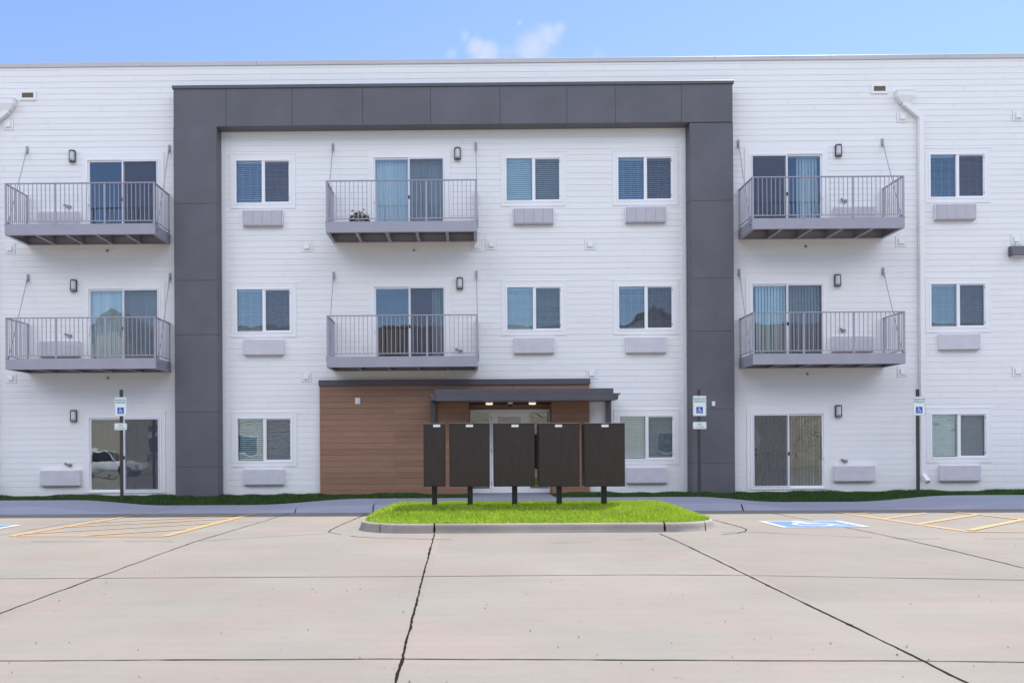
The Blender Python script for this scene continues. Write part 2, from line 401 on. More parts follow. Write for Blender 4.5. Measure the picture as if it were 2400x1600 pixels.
# painted markings
def flat_line(mb, pts, w, lift):
    pts = [p.copy() for p in pts]
    for a,b in zip(pts[:-1],pts[1:]):
        d = (b-a); d.z=0; k = max(1,int(d.length/.5)); d.normalize(); nr = Vector((-d.y,d.x,0))*w/2
        q = []
        for i in range(k+1):
            p = a.lerp(b,i/k)
            for s in (-1,1):
                r = p+nr*s; q.append((r.x,r.y,lotz(r.y)+lift))
        mb.add(q, [(2*i,2*i+1,2*i+3,2*i+2) for i in range(k)])
def hatch(lines, label):
    mb = MB()
    for i,(pts,w) in enumerate(lines):
        flat_line(mb, [ground(*p) for p in pts], w, .0075+.0006*i)
    tag(mb.build('road_marking', M['orange']), label, 'road marking', 'orange hatched access aisles', kind='structure')
hatch([([(28,1256.5),(386,1257)],.10), ([(26,1256),(306,1209),(350,1202.5)],.12), ([(388,1256),(574,1209),(606,1202)],.14),
       ([(60,1251),(500,1226)],.09), ([(190,1256),(452,1239)],.09), ([(150,1235.5),(548,1215)],.09), ([(215,1224.5),(575,1208)],.09),
       ([(306,1208.5),(570,1209)],.07), ([(350,1203),(606,1202)],.06)], 'faded orange hatched aisle left of the grass island')
hatch([([(1955,1199),(2000,1205),(2150,1228.6),(2272,1246)],.12), ([(2272,1246),(2700,1250)],.10), ([(2068,1216),(2170,1202)],.11),
       ([(2153,1228),(2289,1206)],.12), ([(2272,1243),(2396,1218)],.13), ([(2215,1198),(2289,1205.7),(2396,1217.5),(2700,1250)],.11),
       ([(2050,1201),(2000,1205)],.08)], 'orange hatched aisle right of the blue parking symbol')
def isa(mb, T, lift0, seg=14):
    """wheelchair symbol in a unit square; T maps (s,t,lift) to 3-D"""
    lay = [0]
    def stroke(pts, w):
        lay[0] += 1; lf = lift0+lay[0]*.0004
        q = []
        for i,(x,y) in enumerate(pts):
            a = pts[max(i-1,0)]; b = pts[min(i+1,len(pts)-1)]
            dx,dy = b[0]-a[0], b[1]-a[1]; l = math.hypot(dx,dy) or 1; nx,ny = -dy/l*w/2, dx/l*w/2
            q += [T(x-nx,y-ny,lf), T(x+nx,y+ny,lf)]
        mb.add(q, [(2*i,2*i+1,2*i+3,2*i+2) for i in range(len(pts)-1)])
    lay[0]+=1
    c = [T(.40+.075*math.cos(2*PI*k/12), .86+.075*math.sin(2*PI*k/12), lift0) for k in range(12)]; mb.add(c,[tuple(range(12))])
    stroke([(.41,.77),(.43,.62),(.45,.44)], .10)
    stroke([(.43,.64),(.52,.62),(.66,.62)], .07)
    stroke([(.44,.46),(.56,.45),(.69,.45)], .09)
    stroke([(.68,.47),(.74,.32),(.79,.18),(.90,.22)], .08)
    stroke([(.46+.25*math.cos(math.radians(a)), .34+.25*math.sin(math.radians(a))) for a in [118+(345-118)*i/seg for i in range(seg+1)]], .065)
def ground_isa(c00, c10, c11, c01, label):      # near-left, near-right, far-right, far-left
    def T(s,t,l):
        a = c00.lerp(c10,s); b = c01.lerp(c11,s); p = a.lerp(b,t); return (p.x,p.y,lotz(p.y)+l)
    e = MB(); e.add([T(0,0,.0075),T(1,0,.0075),T(1,1,.0075),T(0,1,.0075)],[(0,1,2,3)])
    o = e.build('road_marking', M['whitepaint']); tag(o, label, 'road marking', kind='structure')
    e = MB(); a,b = .07,.93; e.add([T(a,a,.011),T(b,a,.011),T(b,b,.011),T(a,b,.011)],[(0,1,2,3)]); e.build('blue_field', M['bluepaint'], o)
    e = MB(); isa(e, lambda s,t,l: T(.08+.84*s,.06+.88*t,l), .014); e.build('wheelchair_symbol', M['whitepaint'], o)
c = [ground(1838,1235.5), ground(2046,1235), ground(1966,1220.5), ground(1772,1221.5)]
nl = c[0]; wdt = (c[1].x-c[0].x); x0 = (c[0].x+c[3].x)/2; yn, yf = (c[0].y+c[1].y)/2, (c[2].y+c[3].y)/2
def V(x,y): return Vector((x,y,lotz(y)))
ground_isa(V(x0,yn),V(x0+wdt,yn),V(x0+wdt,yf),V(x0,yf), 'blue square with white wheelchair symbol right of the grass island')
e = ground(52,1230); ground_isa(V(e.x-wdt,e.y-(yf-yn)),V(e.x,e.y-(yf-yn)),V(e.x,e.y),V(e.x-wdt,e.y), 'blue parking symbol corner at the left edge of the lot')

# ------------------------------------------------------------------ island
ix0, ix1, iy0, iy1 = -1.97, 4.34, 15.02, 18.75
def rrect(x0,x1,y0,y1,r,n=10):
    rs = r if isinstance(r,(list,tuple)) else [r]*4
    P_ = []
    for (cx,cy,a0,rad) in ((x1-rs[0],y0+rs[0],-90,rs[0]),(x1-rs[1],y1-rs[1],0,rs[1]),(x0+rs[2],y1-rs[2],90,rs[2]),(x0+rs[3],y0+rs[3],180,rs[3])):
        for k in range(n+1):
            a = math.radians(a0+90*k/n); P_.append((cx+rad*math.cos(a),cy+rad*math.sin(a)))
    return P_
rad = [1.0,.9,.7,1.0]
kw = [(-.02,-.01,0),(.0,.012,0),(.022,.08,0),(.034,.130,0),(.058,.150,0),(.105,.154,0),(.11,.14,0)]   # inset, height above gutter
g = MB(); rings = []
for ins,h,_ in kw:
    rings.append([(x,y,lotz(15)+h) for x,y in rrect(ix0+ins,ix1-ins,iy0+ins,iy1-ins,[r-ins for r in rad])])
n = len(rings[0])
g.add([p for r in rings for p in r], [(i*n+k, i*n+(k+1)%n, (i+1)*n+(k+1)%n, (i+1)*n+k) for i in range(len(rings)-1) for k in range(n)])
isl = g.build('grass_island', M['kerb'], smooth=True); tag(isl, 'raised island with grey concrete kerb in the parking lot', 'traffic island', kind='structure')
ktop = lotz(15)+.156
# gutter apron joint marks on kerb
J = MB()
def kj(u, w):
    p = ground(u,1241); x = p.x
    for (a,b) in zip(kw[1:-1],kw[2:]):
        pass
    pts = [(x, iy0+i-.004, lotz(15)+h+.002) for i,h,_ in kw[1:6]]
    q = [];
    for k,(px_,py_,pz_) in enumerate(pts):
        ww = w*(1+.25*math.sin(k*2.1)); q += [(px_-ww/2,py_,pz_),(px_+ww/2,py_,pz_)]
    J.add(q,[(2*i,2*i+1,2*i+3,2*i+2) for i in range(len(pts)-1)])
kj(1021.5,.03); kj(1546,.03); kj(900,.012); kj(1640,.014)
J.build('kerb_joint', M['joint'], isl)
def islz(x,y):
    e = min(x-ix0, ix1-x, y-iy0, iy1-y)-.17
    return ktop-.03 + .17*sm(0,1.9,max(0,y-iy0-.1))*sm(-.08,.55,min(x-ix0, ix1-x, iy1-y)-.1)
g = MB(); nx, ny = 48, 30
inner = rrect(ix0+.105,ix1-.105,iy0+.105,iy1-.105,[r-.105 for r in rad])
# radial sheet from ring to centre
cx, cy = (ix0+ix1)/2, (iy0+iy1)/2; K = 10; m_ = len(inner); vs = []
for k in range(K+1):
    t = 1-k/K
    for x,y in inner:
        X = cx+(x-cx)*t; Y_ = cy+(y-cy)*t; vs.append((X,Y_,islz(X,Y_)))
g.add(vs, [(k*m_+i,k*m_+(i+1)%m_,(k+1)*m_+(i+1)%m_,(k+1)*m_+i) for k in range(K) for i in range(m_)])
g.build('soil', M['soil'], isl, smooth=True)
def inpoly(xs_, ys_, poly):
    ins = np.zeros(len(xs_),bool); n=len(poly); j=n-1
    for i in range(n):
        xi,yi=poly[i]; xj,yj=poly[j]
        c_ = ((yi>ys_)!=(yj>ys_)) & (xs_ < (xj-xi)*(ys_-yi)/((yj-yi) or 1e-9)+xi); ins ^= c_; j=i
    return ins
def blades(name, xs_, ys_, zs_, h, w, lean, matl):
    n = len(xs_); a = rng.uniform(0,2*PI,n); hh = h*rng.uniform(.55,1.25,n); ww = w*rng.uniform(.7,1.3,n)
    la = rng.uniform(0,2*PI,n); ll = lean*rng.uniform(0,1,n)*hh
    v = np.zeros((n,5,3))
    dx, dy = np.cos(a)*ww/2, np.sin(a)*ww/2
    bx, by = np.cos(la)*ll, np.sin(la)*ll
    v[:,0]=np.stack([xs_-dx,ys_-dy,zs_],1); v[:,1]=np.stack([xs_+dx,ys_+dy,zs_],1)
    v[:,2]=np.stack([xs_+dx*.8+bx*.35,ys_+dy*.8+by*.35,zs_+hh*.6],1); v[:,3]=np.stack([xs_-dx*.8+bx*.35,ys_-dy*.8+by*.35,zs_+hh*.6],1)
    v[:,4]=np.stack([xs_+bx,ys_+by,zs_+hh*(1-.25*ll/hh)],1)
    me = bpy.data.meshes.new(name); base = np.arange(n)*5
    quads = np.stack([base,base+1,base+2,base+3],1); tris = np.stack([base+3,base+2,base+4],1)
    me.vertices.add(n*5); me.vertices.foreach_set('co', v.reshape(-1))
    loops = np.concatenate([quads.reshape(-1), tris.reshape(-1)]); me.loops.add(len(loops)); me.loops.foreach_set('vertex_index', loops.astype(np.int32))
    st = np.concatenate([np.arange(n)*4, n*4+np.arange(n)*3]); me.polygons.add(2*n)
    me.polygons.foreach_set('loop_start', st.astype(np.int32))
    me.update(calc_edges=True); me.materials.append(matl)
    return inst(name, me)
n = 70000
X = rng.uniform(ix0+.09,ix1-.09,n); Y = rng.uniform(iy0+.09,iy1-.09,n)
k = inpoly(X,Y,rrect(ix0+.10,ix1-.10,iy0+.10,iy1-.10,[r-.10 for r in rad])); X=X[k]; Y=Y[k]
Z = np.array([islz(a,b)-.005 for a,b in zip(X,Y)])
o = blades('grass', X, Y, Z, .078, .0115, .8, M['lawn']); tag(o, 'bright sunlit mown grass on the island under the mailboxes', 'grass', kind='stuff')
# verge along the wall
def vergez(x,y): return surf(x,max(y,BY+.001))-.0+.015*math.sin(x*1.7)*math.sin((y-BY)*2)
def verge_sheet():
    g = MB(); xs = [i*.3 for i in range(-90,91)]; ys = [BY+.002,BY+.3,BY+.6,BY+1.0,D-.1,D+.0]
    n = len(ys); g.add([(x,y,surf(x,y)-.012) for x in xs for y in ys],[(i*n+j,(i+1)*n+j,(i+1)*n+j+1,i*n+j+1) for i in range(len(xs)-1) for j in range(n-1) if not (xs[i]>ex0-.05 and xs[i+1]<ex1+.05)])
    tag(g.build('verge', M['soil']), 'soil strip between the sidewalk and the wall', 'verge', kind='structure')
verge_sheet()
n = 150000
X = rng.uniform(-14.5,15.5,n); Y = BY+.03+(D-BY-.08)*rng.uniform(0,1,n)
k = ~((X>ex0-.03)&(X<ex1+.03)); X=X[k]; Y=Y[k]
Z = np.array([surf(a,b)-.012 for a,b in zip(X,Y)])
hh = .07*(1+.35*np.sin(X*2.3+np.sin(X*5.1)))
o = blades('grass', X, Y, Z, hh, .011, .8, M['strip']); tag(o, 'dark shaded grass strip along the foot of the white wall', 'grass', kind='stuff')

# ================================================================== BUILDING
B = empty('apartment_building', (0, D, 0)); tag(B, 'three-storey white sided apartment building with charcoal portal frame and balconies', 'building')
def part(mb, name, m, parent=None, smooth=False):
    # mesh given in world coordinates; parent is B (translated by D in y)
    parent = parent or B
    mb.v = [(x, y-D, z) for x,y,z in mb.v]
    return mb.build(name, m, parent, smooth)
# ---- measured positions
FL = 3.43
wcols = {}; wz = {}
WX = [sum(P(a,b).x for a,b in c)/len(c) for c in (
      [(605,416.5),(606.5,713.5),(607,1010)], [(1224.5,413.5),(1227,708.5)], [(1482.5,411.5),(1482.5,706.5),(1484.2,1004)], [(2199,404),(2198.5,701),(2201,999.5)])]
WZ = [sum(P(a,b).z for a,b in c)/len(c) for c in (
      [(607,1010),(1484,1004),(2201,999.5)], [(606.5,713.5),(1227,708.5),(1482.5,706.5),(2198.5,701)], [(605,416.5),(1224.5,413.5),(1482.5,411.5),(2199,404)])]
DX = [sum(at(u,v).x for u,v in c)/len(c) for c in ([(288.5,460),(290.9,760),(293.7,1064)], [(958.8,457),(961,758)], [(1844.5,447),(1844.1,751),(1845.8,1055)])]
DT = [sum(at(u,v).z for u,v in c)/len(c) for c in ([(293.7,974),(1845.8,965.5)], [(290.9,672.7),(961,668.5),(1844.1,661)], [(288.5,371.5),(958.8,367.5),(1844.5,356.7)])]
print('WX',WX,'WZ',WZ,'DX',DX,'DT',DT)
WW, WH = 1.52, 1.22; DW, DH = 1.99, 2.055
wins = [(c,r) for r in (0,1,2) for c in range(4) if not (r==0 and c==1)]
doors = [(c,r) for r in (0,1,2) for c in range(3) if not (r==0 and c==1)]
ZTOP = at(1200,148.5).z
openings = []; trims = []
T_ = .105
for c,r in wins: openings.append((WX[c]-WW/2,WX[c]+WW/2,WZ[r]-WH/2,WZ[r]+WH/2)); trims.append((WX[c]-WW/2-T_,WX[c]+WW/2+T_,WZ[r]-WH/2-T_,WZ[r]+WH/2+T_+.01))
for c,r in doors: openings.append((DX[c]-DW/2,DX[c]+DW/2,DT[r]-DH,DT[r])); trims.append((DX[c]-DW/2-T_,DX[c]+DW/2+T_,DT[r]-DH-.001,DT[r]+.14))
WB0, WB1 = at(750,1100,D-.15).x, at(1382.5,1100,D-.15).x        # wood wall
RX0, RX1 = at(1099,1050,D-.15).x, at(1294,1050,D-.15).x         # recess
DOORTOP = at(1195,959.6,D+.5).z
CANZ0 = at(1200,938.5,D-1.35).z
ent = (RX0,RX1,-.1,CANZ0+.25)
allop = trims+[ent]
PITCH = .1592
g = MB(); z = -.06; ci = 0
breaksx = {}
while z < ZTOP:
    z1 = min(z+PITCH, ZTOP)
    cuts = sorted({z,z1}|{q for o in allop for q in (o[2],o[3]) if z<q<z1})
    # butt joints for the course
    bj = []; x = -30+random.uniform(0,3.6)
    while x < 30: bj.append(x); x += 3.66
    for a,b in zip(cuts[:-1],cuts[1:]):
        mid = (a+b)/2; segs = [(-30.0,30.0)]
        for o in allop:
            if o[2] < mid < o[3]:
                ns = []
                for s0,s1 in segs:
                    if o[1]<=s0 or o[0]>=s1: ns.append((s0,s1)); continue
                    if o[0]>s0: ns.append((s0,o[0]))
                    if o[1]<s1: ns.append((o[1],s1))
                segs = ns
        for s0,s1 in segs:
            pts = [s0]+[q for q in bj if s0+.05<q<s1-.05]+[s1]
            for p0,p1 in zip(pts[:-1],pts[1:]):
                e0 = p0+(.0022 if p0!=s0 else 0); e1 = p1-(.0022 if p1!=s1 else 0)
                yb = D-.018+.006*(a-z)/PITCH; yt = D-.018+.006*(b-z)/PITCH
                if abs(a-z)<1e-6:
                    lip = .0012      # open shadow line under every board
                    g.add([(e0,yb,a+lip),(e1,yb,a+lip),(e1,yt,b),(e0,yt,b),(e0,D+.004,a+lip+.001),(e1,D+.004,a+lip+.001)],[(0,1,2,3),(4,5,1,0)])
                else: g.quad((e0,yb,a),(e1,yb,a),(e1,yt,b),(e0,yt,b))
    z = z1; ci += 1
part(g,'siding',M['siding'])
# sheathing with the openings cut
def sheet(mb, x0,x1,z0,z1, ops, y, mi=0):
    zs = sorted({z0,z1}|{q for o in ops for q in (o[2],o[3]) if z0<q<z1})
    for a,b in zip(zs[:-1],zs[1:]):
        mid=(a+b)/2; segs=[(x0,x1)]
        for o in ops:
            if o[2]<mid<o[3]:
                ns=[]
                for s0,s1 in segs:
                    if o[1]<=s0 or o[0]>=s1: ns.append((s0,s1)); continue
                    if o[0]>s0: ns.append((s0,o[0]))
                    if o[1]<s1: ns.append((o[1],s1))
                segs=ns
        for s0,s1 in segs: mb.quad((s0,y,a),(s1,y,a),(s1,y,b),(s0,y,b),mi)
g = MB(); sheet(g,-30,30,-.5,ZTOP,openings+[ent],D+.005)
RZ = ZTOP-.35
g.quad((-30,D+.005,-.5),(-30,D+16,-.5),(-30,D+16,ZTOP),(-30,D+.005,ZTOP)); g.quad((30,D+.005,-.5),(30,D+16,-.5),(30,D+16,ZTOP),(30,D+.005,ZTOP)); g.quad((-30,D+16,-.5),(30,D+16,-.5),(30,D+16,ZTOP),(-30,D+16,ZTOP))
part(g,'wall',M['trim'])
g = MB(); g.box(-29.99,29.99,D+.2,D+15.9,RZ-.15,RZ); part(g,'roof',M['coping'])
CT = at(1200,137,D-.04).z
g = MB(); x = -30.02; 
while x < 30: 
    x2 = min(x+3.05,30.02); g.box(x+.002,x2-.002,D-.045,D+.22,ZTOP-.005,CT,b=.004); x = x2
part(g,'coping',M['coping'])
g = MB(); g.box(-30,30,D-.028,D+.01,-.22,-.065); part(g,'foundation',M['coping'])
# ---- portal frame
PY_ = D-.42
fx0, fx1 = at(409,700,PY_).x, at(1720,700,PY_).x
jx0, jx1 = at(509.5,700,PY_).x, at(1619,700,PY_).x
bz1 = at(1060,198,PY_).z; bz0 = at(1060,292,PY_).z
g = MB()
for (a,b,c,d) in ((fx0,jx0,-.1,bz1-.01),(jx1,fx1,-.1,bz1-.01),(jx0,jx1,bz0,bz1-.01)):
    g.box(a+(.004 if a!=jx0 or b!=jx1 else -.02),b-(.004 if a!=jx0 or b!=jx1 else -.02),PY_+.012,D+.003,c,d)
fr = part(g,'portal_frame',M['panelgap'])
gp = .0045
def hz(us): return None
g = MB()
tops = [ [296,477,657,784,965,1093.6], [288,470,652,776,959,1085.6] ]
for k,(x0,x1,u) in enumerate(((fx0,jx0,458),(jx1,fx1,1670))):
    zz = [at(u,v,PY_).z for v in tops[k]]; zz = zz+[-.06]
    for a,b in zip(zz[:-1],zz[1:]): g.box(x0,x1,PY_,PY_+.011,b+gp,a-gp)
    # reveals facing inward / outward
    rx = x1 if k==0 else x0
    for a,b in zip(zz[:-1],zz[1:]):
        if k==0: g.box(x1-.003,x1+.008,PY_+.0125,D-.03,b+gp,a-gp); g.box(x0-.008,x0+.003,PY_+.0125,D-.03,b+gp,a-gp)
        else: g.box(x0-.008,x0+.003,PY_+.0125,D-.03,b+gp,a-gp); g.box(x1-.003,x1+.008,PY_+.0125,D-.03,b+gp,a-gp)
vx = [fx0]+[at(d_*1.0204,240,PY_).x for d_ in (519,671,833,989,1148,1302,1413,1565)]+[fx1]
zb = at(458,296,PY_).z
for a,b in zip(vx[:-1],vx[1:]): g.box(a+gp,b-gp,PY_-.0005,PY_+.0105,bz0+.004,bz1-.05)
g.box(jx0+.01,jx1-.01,PY_+.0125,D-.03,bz0-.008,bz0+.002)
part(g,'cladding_panels',M['panel'])
g = MB(); g.box(fx0-.03,fx1+.03,PY_-.03,D-.03,bz1-.055,bz1+.03,b=.004); part(g,'frame_cap',M['capdark'])
# corner boards in the recess
g = MB()
for a,b in ((jx0+.03,jx0+.13),(jx1-.13,jx1-.03)): g.box(a,b,D-.038,D-.02,-.05,bz0)
g.box(jx0+.13,jx1-.13,D-.037,D-.02,bz0-.13,bz0-.004)
for a,b in ((fx0-.06,fx0-.012),(fx1+.012,fx1+.06)): g.box(a,b,D-.036,D-.02,-.05,bz1)
part(g,'corner_board',M['trim'])

# ---- windows
def frame_ring(g, x0,x1,z0,z1,w,y0,y1,mi=0,b=.003):
    g.box(x0,x0+w,y0,y1,z0,z1,mi,b); g.box(x1-w,x1,y0,y1,z0,z1,mi,b)
    g.box(x0+w-.001,x1-w+.001,y0+.001,y1-.001,z0+.0005,z0+w,mi,b); g.box(x0+w-.001,x1-w+.001,y0+.001,y1-.001,z1-w,z1-.0005,mi,b)
w_, h_ = WW/2, WH/2
g = MB(); frame_ring(g,-w_,w_,-h_,h_,.048,-.045,.06)
g.box(-.032,.028,-.03,.05,-h_+.045,h_-.045,b=.003)
frame_ring(g,.025,w_-.046,-h_+.046,h_-.046,.028,-.02,.03)
mw_frame = g.mesh('window',M['vinyl'])
g = MB(); e=T_
g.box(-w_-e,-w_-.001,-.034,.0,-h_-e,h_+e+.01); g.box(w_+.001,w_+e,-.034,.0,-h_-e,h_+e+.01)
g.box(-w_-.001,w_+.001,-.034,.0,h_+.001,h_+e+.01); g.box(-w_-.001,w_+.001,-.034,.0,-h_-e,-h_-.001)
g.box(-w_-e-.012,w_+e+.012,-.042,-.002,h_+e+.0105,h_+e+.022)
mw_trim = g.mesh('trim',M['trim'])
g = MB(); g.box(-w_+.046,-.03,.012,.018,-h_+.046,h_-.046); mw_paneL = g.mesh('glass_pane',M['glass'])
g = MB(); g.box(.05,w_-.07,.016,.022,-h_+.07,h_-.07); mw_paneR = g.mesh('glass_pane',M['glass'])
g = MB(); g.box(.045,w_-.066,-.008,-.006,-h_+.066,h_-.066); mw_screen = g.mesh('insect_screen',M['screen'])
g = MB()
g.box(w_-.062,w_-.046,-.03,-.021,-.015,.015)
mw_latch = g.mesh('latch',M['black'])
def room_mesh(w,h,d):
    g = MB(); y0=.065
    g.quad((-w,y0,-h),(-w,d,-h),(-w,d,h),(-w,y0,h)); g.quad((w,y0,-h),(w,d,-h),(w,d,h),(w,y0,h))
    g.quad((-w,y0,-h),(w,y0,-h),(w,d,-h),(-w,d,-h)); g.quad((-w,y0,h),(w,y0,h),(w,d,h),(-w,d,h)); g.quad((-w,d,-h),(w,d,-h),(w,d,h),(-w,d,h))
    return g.mesh('room_interior',M['room'])
mw_room = room_mesh(w_+.02,h_+.02,1.6)
def hblind(tilt, z0, m, seed):
    g = MB(); r = random.Random(seed); zz = h_-.06
    g.box(-w_+.06,-.035,.075,.115,h_-.09,h_-.045); g.box(.035,w_-.06,.075,.115,h_-.09,h_-.045)
    zz = h_-.11
    while zz > z0:
        for a,b in ((-w_+.06,-.035),(.035,w_-.06)):
            t = math.radians(tilt+r.uniform(-2.5,2.5)); dy,dz = .026*math.cos(t), .026*math.sin(t)
            g.quad((a,.095-dy,zz-dz),(b,.095-dy,zz-dz),(b,.095+dy,zz+dz),(a,.095+dy,zz+dz))
        zz -= .053
    for a,b in ((-w_+.06,-.035),(.035,w_-.06)):
        g.box(a,b,.08,.11,z0-.02,z0)
        for q in (.2,.5,.8): x=a+(b-a)*q; g.box(x-.002,x+.002,.064,.067,z0,h_-.09)
    return g.mesh('blind',m)
b_open = hblind(36,-h_+.09,M['blindb'],1); b_half = hblind(48,-h_+.09,M['blind'],2); b_shut = hblind(66,-h_+.09,M['blind'],3); b_dark = hblind(27,-h_+.09,M['blindb'],4)
wb = {(0,2):b_open,(1,2):b_shut,(2,2):b_open,(3,2):b_dark,(0,1):b_open,(1,1):b_half,(2,1):b_dark,(3,1):b_open,(0,0):b_half,(2,0):b_half,(3,0):b_shut}
for c,r in wins:
    wo = inst('window',mw_frame,B,(WX[c],0,WZ[r]))
    inst('trim',mw_trim,wo); inst('glass_pane',mw_paneL,wo); inst('glass_pane',mw_paneR,wo); inst('insect_screen',mw_screen,wo); inst('latch',mw_latch,wo,(0,0,h_-.14)); inst('latch',mw_latch,wo,(0,0,-h_+.16))
    inst('room_interior',mw_room,wo); inst('blind',wb[(c,r)],wo)
# ---- sliding doors  (local origin: top centre)
def door_mesh(flip):
    s = -1 if flip else 1
    w = DW/2; H = DH
    g = MB(); frame_ring(g,-w,w,-H,0,.05,-.045,.07)
    def sx(a,b): return (a,b) if s==1 else (-b,-a)
    a,b = sx(-w+.048,.03); frame_ring(g,a,b,-H+.048,-.048,.045,-.005,.035)   # fixed leaf
    fr_ = g.mesh('sliding_door',M['vinyl'])
    g = MB(); a,b = sx(-.03,w-.048); frame_ring(g,a,b,-H+.048,-.048,.05,-.035,-.01)
    g2 = MB(); a,b = sx(-w+.09,-.012); g2.box(a,b,.012,.018,-H+.09,-.09); pl = g2.mesh('glass_pane',M['glass'])
    g3 = MB(); a2,b2 = sx(.015,w-.095); g3.box(a2,b2,.02,.026,-H+.095,-.095); pr = g3.mesh('glass_pane',M['glass'])
    g4 = MB(); a,b = sx(-.0,.045); frame_ring(g4,*sx(-.018,w-.055),-H+.056,-.056,.038,-.052,-.037); leaf = g4.mesh('screen_frame',M['ac'])
    g5 = MB(); a,b = sx(.018,w-.09); g5.box(a,b,-.046,-.044,-H+.09,-.09); scn = g5.mesh('insect_screen',M['screen'])
    g6 = MB(); a,b = sx(-.026,.018); g6.box(a,b,-.068,-.053,-H*.54-.045,-H*.54+.045,b=.004)
    a,b = sx(-w+.06,-w+.085); hd = g6.mesh('handle',M['black'])
    g7 = MB(); a,b = sx(-w+.055,-w+.085); g7.box(a,b,-.075,-.06,-H*.55-.12,-H*.55+.12,b=.004); g7.box(a+.005,b-.005,-.062,-.004,-H*.55+.09,-H*.55+.11); g7.box(a+.005,b-.005,-.062,-.004,-H*.55-.11,-H*.55-.09); h2 = g7.mesh('handle',M['vinyl'])
    return fr_, pl, pr, leaf, scn, hd, h2, g.mesh('door_leaf',M['vinyl'])
dm = {False:door_mesh(False), True:door_mesh(True)}
w = DW/2; e=T_
g = MB(); g.box(-w-e,-w-.001,-.034,0,-DH,.14); g.box(w+.001,w+e,-.034,0,-DH,.14); g.box(-w-.001,w+.001,-.034,0,.001,.14)
md_trim = g.mesh('trim',M['trim'])
g = MB(); H=DH
g.quad((-w,.07,-H),(-w,2.2,-H),(-w,2.2,0),(-w,.07,0)); g.quad((w,.07,-H),(w,2.2,-H),(w,2.2,0),(w,.07,0)); g.quad((-w,.07,-H),(w,.07,-H),(w,2.2,-H),(-w,2.2,-H)); g.quad((-w,.07,0),(w,.07,0),(w,2.2,0),(-w,2.2,0)); g.quad((-w,2.2,-H),(w,2.2,-H),(w,2.2,0),(-w,2.2,0))
md_room = g.mesh('room_interior',M['room'])
def vblind(x0,x1,tilt,m,seed):
    g = MB(); r = random.Random(seed); x = x0
    g.box(min(x0,-w+.06),max(x1,w-.06),.10,.14,-.10,-.055)
    while x < x1:
        t = math.radians(tilt+r.uniform(-6,6)); dx,dy = .044*math.cos(t), .044*math.sin(t); y=.15
        q=[]; 
        for k in range(4):
            u=-1+2*k/3; bow=.006*(1-u*u); q += [(x+dx*u-bow*math.sin(t),y+dy*u-bow*math.cos(t),-DH+.06),(x+dx*u-bow*math.sin(t),y+dy*u-bow*math.cos(t),-.10)]
        g.add(q,[(0,2,3,1),(2,4,5,3),(4,6,7,5)]); x += .082
    return g.mesh('vertical_blind',m)
db = {(0,2):None,(1,2):vblind(-w+.08,w-.08,12,M['vane'],1),(2,2):vblind(.35,w-.08,25,M['vane'],2),(0,1):vblind(-w+.08,w-.08,32,M['vane'],3),(1,1):vblind(.62,w-.08,40,M['vane'],4),
      (2,1):vblind(-.75,w-.08,28,M['vane'],5),(0,0):vblind(-w+.08,w-.08,35,M['room'],6),(2,0):vblind(-w+.08,w-.08,78,M['vane'],7)}
for c,r in doors:
    flip = (c==2 and r in (0,2))
    fr_,pl,pr,leaf,scn,hd,h2,dl = dm[flip]
    o = inst('sliding_door',fr_,B,(DX[c],0,DT[r]))
    for nm,me in (('trim',md_trim),('glass_pane',pl),('glass_pane',pr),('screen_frame',leaf),('insect_screen',scn),('handle',hd),('handle',h2),('door_leaf',dl),('room_interior',md_room)): inst(nm,me,o)
    if db[(c,r)]: inst('vertical_blind',db[(c,r)],o)
# ---- balconies  (local origin: wall line, frame underside, centre)
BW, BD, BH = 3.84, 1.2, .27
g = MB(); hw=BW/2
g.box(-hw,hw,-BD,-BD+.012,0,BH,b=.003); g.box(-hw+.012,hw-.012,-BD+.012,-BD+.075,.001,.013); g.box(-hw+.012,hw-.012,-BD+.012,-BD+.06,BH-.014,BH-.002)
for s in (-1,1):
    a,b = sorted((s*hw,s*(hw-.012))); g.box(a,b,-BD+.0121,-.03,.0005,BH-.0005)
    a,b = sorted((s*(hw-.012),s*(hw-.085))); g.box(a,b,-BD+.076,-.11,.0015,.014)
g.box(-hw+.012,hw-.012,-.045,-.032,.0008,BH-.001); g.box(-hw+.012,hw-.012,-.11,-.046,.0012,.0135)
for i in range(1,5):
    x = -hw+BW*i/5; g.box(x-.006,x+.006,-BD+.0125,-.0455,.02,BH-.06); g.box(x-.04,x+.04,-BD+.0755,-.1105,.002,.0145)
mb_frame = g.mesh('balcony',M['steel'])
g = MB(); y=-BD+.02
while y < -.05: g.box(-hw+.014,hw-.014,y,min(y+.136,-.034),BH-.058,BH-.03); y += .142
mb_deck = g.mesh('decking',M['deck'])
RH = BH+1.055
g = MB(); g.box(-hw+.0,hw-.0,-BD-.0,-BD+.045,RH-.028,RH,b=.004)
for s in (-1,1):
    a,b = sorted((s*hw,s*(hw-.045))); g.box(a,b,-BD+.0455,-.04,RH-.0285,RH-.0005,b=.004)
mb_rail = g.mesh('handrail',M['steel'])
xs4 = [-hw+.025,-hw+.025+(BW-.05)/3,-hw+.025+(BW-.05)*2/3,hw-.025]
mb_posts = []
for x in xs4:
    g = MB(); g.box(-.025,.025,-.016,.016,0,RH-.03-BH,b=.003); g.box(-.04,.04,-.03,.03,-.004,.008); mb_posts.append((g.mesh('post',M['steel']),(x,-BD+.022,BH)))
for s in (-1,1):
    g = MB(); g.box(-.016,.016,-.03,.03,0,RH-.03-BH,b=.003); mb_posts.append((g.mesh('post',M['steel']),(s*(hw-.022),-.085,BH)))
